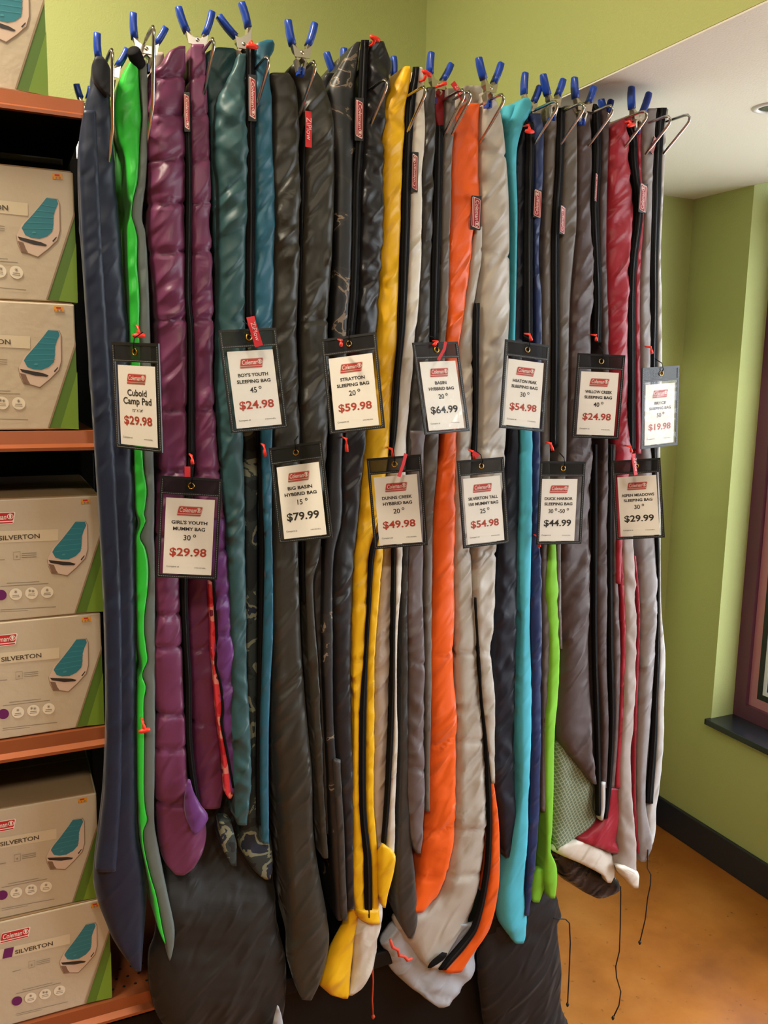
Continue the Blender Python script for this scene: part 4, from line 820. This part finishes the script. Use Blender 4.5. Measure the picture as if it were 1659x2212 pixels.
def tag(x, z, yw, pt, rl, lines, temp, price, red, label, ux=0.0, first=None):
    Y = 1.58
    M = Matrix.Translation((x, Y, z+CAM_H)) @ Matrix.Rotation(math.radians(yw), 4, 'Z') @ Matrix.Rotation(math.radians(pt), 4, 'X') @ Matrix.Rotation(-math.radians(rl), 4, 'Y')
    t = thing('price_tag', label, 'price tag', (x, Y, z+CAM_H), 'price tags hanging on the bags'); t.matrix_world = M
    add_obj('binding', ME_BIND, M_VINYL, t); add_obj('stitching', ME_STITCH, M_STITCH, t); add_obj('clear_film', ME_FILM, M_FILM, t); add_obj('header_band', ME_HEAD, M_HEAD, t); add_obj('grommet', ME_GROM, M_BRASS, t)
    p_ = add_obj('paper_insert', ME_PAPER, M_PAPER, t); p_.location = (ux, 0, 0)
    add_obj('logo_outline', ME_LO, M_PLG, p_); add_obj('logo_plate', ME_LR, M_PLR, p_); add_obj('logo_lettering', ME_LW, M_PLW, p_)
    V = lambda f: PT-PHT*f
    hd = MB()
    if first:
        text_to(hd, 'Cuboid', 0, V(0.335), w=PWD*0.52, bold=0.018, n=-0.0003); text_to(hd, 'Camp Pad', 0, V(0.45), w=PWD*0.76, bold=0.018, n=-0.0003); text_to(hd, '72" X 24"', 0, V(0.555), w=PWD*0.29, bold=0.012, n=-0.0003)
    else:
        for i, (s, wf) in enumerate(lines): text_to(hd, s, 0, V(0.315+0.085*i), h=PHT*0.047, w=PWD*wf, bold=0.03, n=-0.0003)
        if temp:
            parts_ = temp.split('*'); tot = ''.join(parts_)
            x0 = -0.008 if len(parts_) == 2 else -0.026
            if len(parts_) == 2:
                text_to(hd, parts_[0], -0.003, V(0.515), h=PHT*0.072, bold=0.012, n=-0.0003); disc(hd, 0.0105, V(0.488), 0.0028, -0.0003, 12, 0.0015)
            else:
                text_to(hd, parts_[0], -0.018, V(0.515), h=PHT*0.066, bold=0.012, n=-0.0003); disc(hd, -0.0055, V(0.488), 0.0028, -0.0003, 12, 0.0015)
                text_to(hd, parts_[1], 0.0085, V(0.515), h=PHT*0.066, bold=0.012, n=-0.0003); disc(hd, 0.024, V(0.488), 0.0028, -0.0003, 12, 0.0015)
    put_local(hd, 'heading_print', M_TXT, p_)
    pr = MB(); text_to(pr, price, 0, V(0.69 if first else 0.715), h=PHT*0.125, w=PWD*0.76, bold=0.022, n=-0.0003); put_local(pr, 'price_print', M_TXTR if red else M_TXT, p_)
    fp = MB(); text_to(fp, 'Compare at', -PWD*0.30, V(0.905), w=PWD*0.26, n=-0.0003); put_local(fp, 'fine_print', M_TXT, p_); fp = MB(); text_to(fp, 'MODEL', PWD*0.27, V(0.91), w=PWD*0.24, h=PHT*0.014, n=-0.0003); put_local(fp, 'fine_print', M_TXT, p_)
    # black tie from the grommet to the zipper
    c = MB(); c.tube([(0, -0.002, TH/2-0.016), (0.002, -0.006, TH/2-0.006), (0.001, -0.002, TH/2+0.008), (0.0, 0.02, TH/2+0.018)], 0.0011, 6); put_local(c, 'tie', M_ZIP, t, True)
def put_local(mb, name, m, parent, smooth=False): return add_obj(name, mb.mesh(name, smooth=smooth, recalc=False), m, parent)
SB = ('SLEEPING BAG', 0.74)
tag(0.248,-0.044,-53.9,2.7,-1.7, [], '', '$29.98', True, 'price tag in red digits hanging on the green camping pad', first=True)
tag(0.336,-0.286,-17.8,-3.7,-3.3, [("GIRL'S YOUTH",0.74),('MUMMY BAG',0.66)], '30*', '$29.98', True, 'price tag in red digits hanging on the plum purple bag')
tag(0.462,-0.011,1.3,-7.1,4.8, [("BOY'S YOUTH",0.66),SB], '45*', '$24.98', True, 'price tag with $24.98 in red hanging on the teal bag')
tag(0.555,-0.228,-40.8,-7.9,9.8, [('BIG BASIN',0.58),('HYBBRID BAG',0.76)], '15*', '$79.99', False, 'price tag with $79.99 hanging on the olive black bag')
tag(0.664,-0.015,-36.1,-8.6,8.2, [('STRATTON',0.56),SB], '20*', '$59.98', True, 'price tag with $59.98 in red hanging on the branch print bag')
tag(0.863,-0.021,4.6,-12.1,3.2, [('BASIN',0.32),('HYBBRID BAG',0.7)], '20*', '$64.99', False, 'price tag with $64.99 hanging on the charcoal bag')
tag(0.767,-0.257,-25,-1.1,5.7, [('DUNNS CREEK',0.7),('HYBBRID BAG',0.68)], '20*', '$49.98', True, 'price tag with $49.98 in red hanging on the yellow bag')
tag(0.975,-0.267,-5,-6.5,3.5, [('SILVERTON TALL',0.8),('150 MUMMY BAG',0.8)], '25*', '$54.98', True, 'price tag in red digits hanging on the orange and grey bag')
tag(1.069,-0.016,-2.7,-5.7,-5.2, [('HEATON PEAK',0.68),SB], '30*', '$54.98', True, 'price tag in red digits hanging on the navy bag')
tag(1.27,-0.037,-17.4,-0.4,-1.5, [('WILLOW CREEK',0.72),SB], '40*', '$24.98', True, 'price tag washed out by window glare on the dark brown bag')
tag(1.454,-0.061,0.1,1.0,4.3, [('BRYCE',0.4),SB], '50*', '$19.98', True, 'rightmost price tag, hanging on the grey end bag')
tag(1.181,-0.278,-10.2,-1.6,-0.9, [('DUCK HARBOR',0.78),('SLEEPING BAG',0.78)], '30*-50*', '$44.99', False, 'price tag with $44.99 hanging on the taupe bag', ux=-0.006)
tag(1.405,-0.279,-40.1,-3.7,6.6, [('ASPEN MEADOWS',0.84),SB], '30*', '$29.99', False, 'price tag with $29.99 hanging on the crimson bag')

# tiny print and stitching that cannot be picked apart in the photograph
for o in bpy.data.objects:
    if o.name.split('.')[0] in ('fine_print', 'sticker_mark', 'perforation', 'stitching'): o['kind'] = 'stuff'
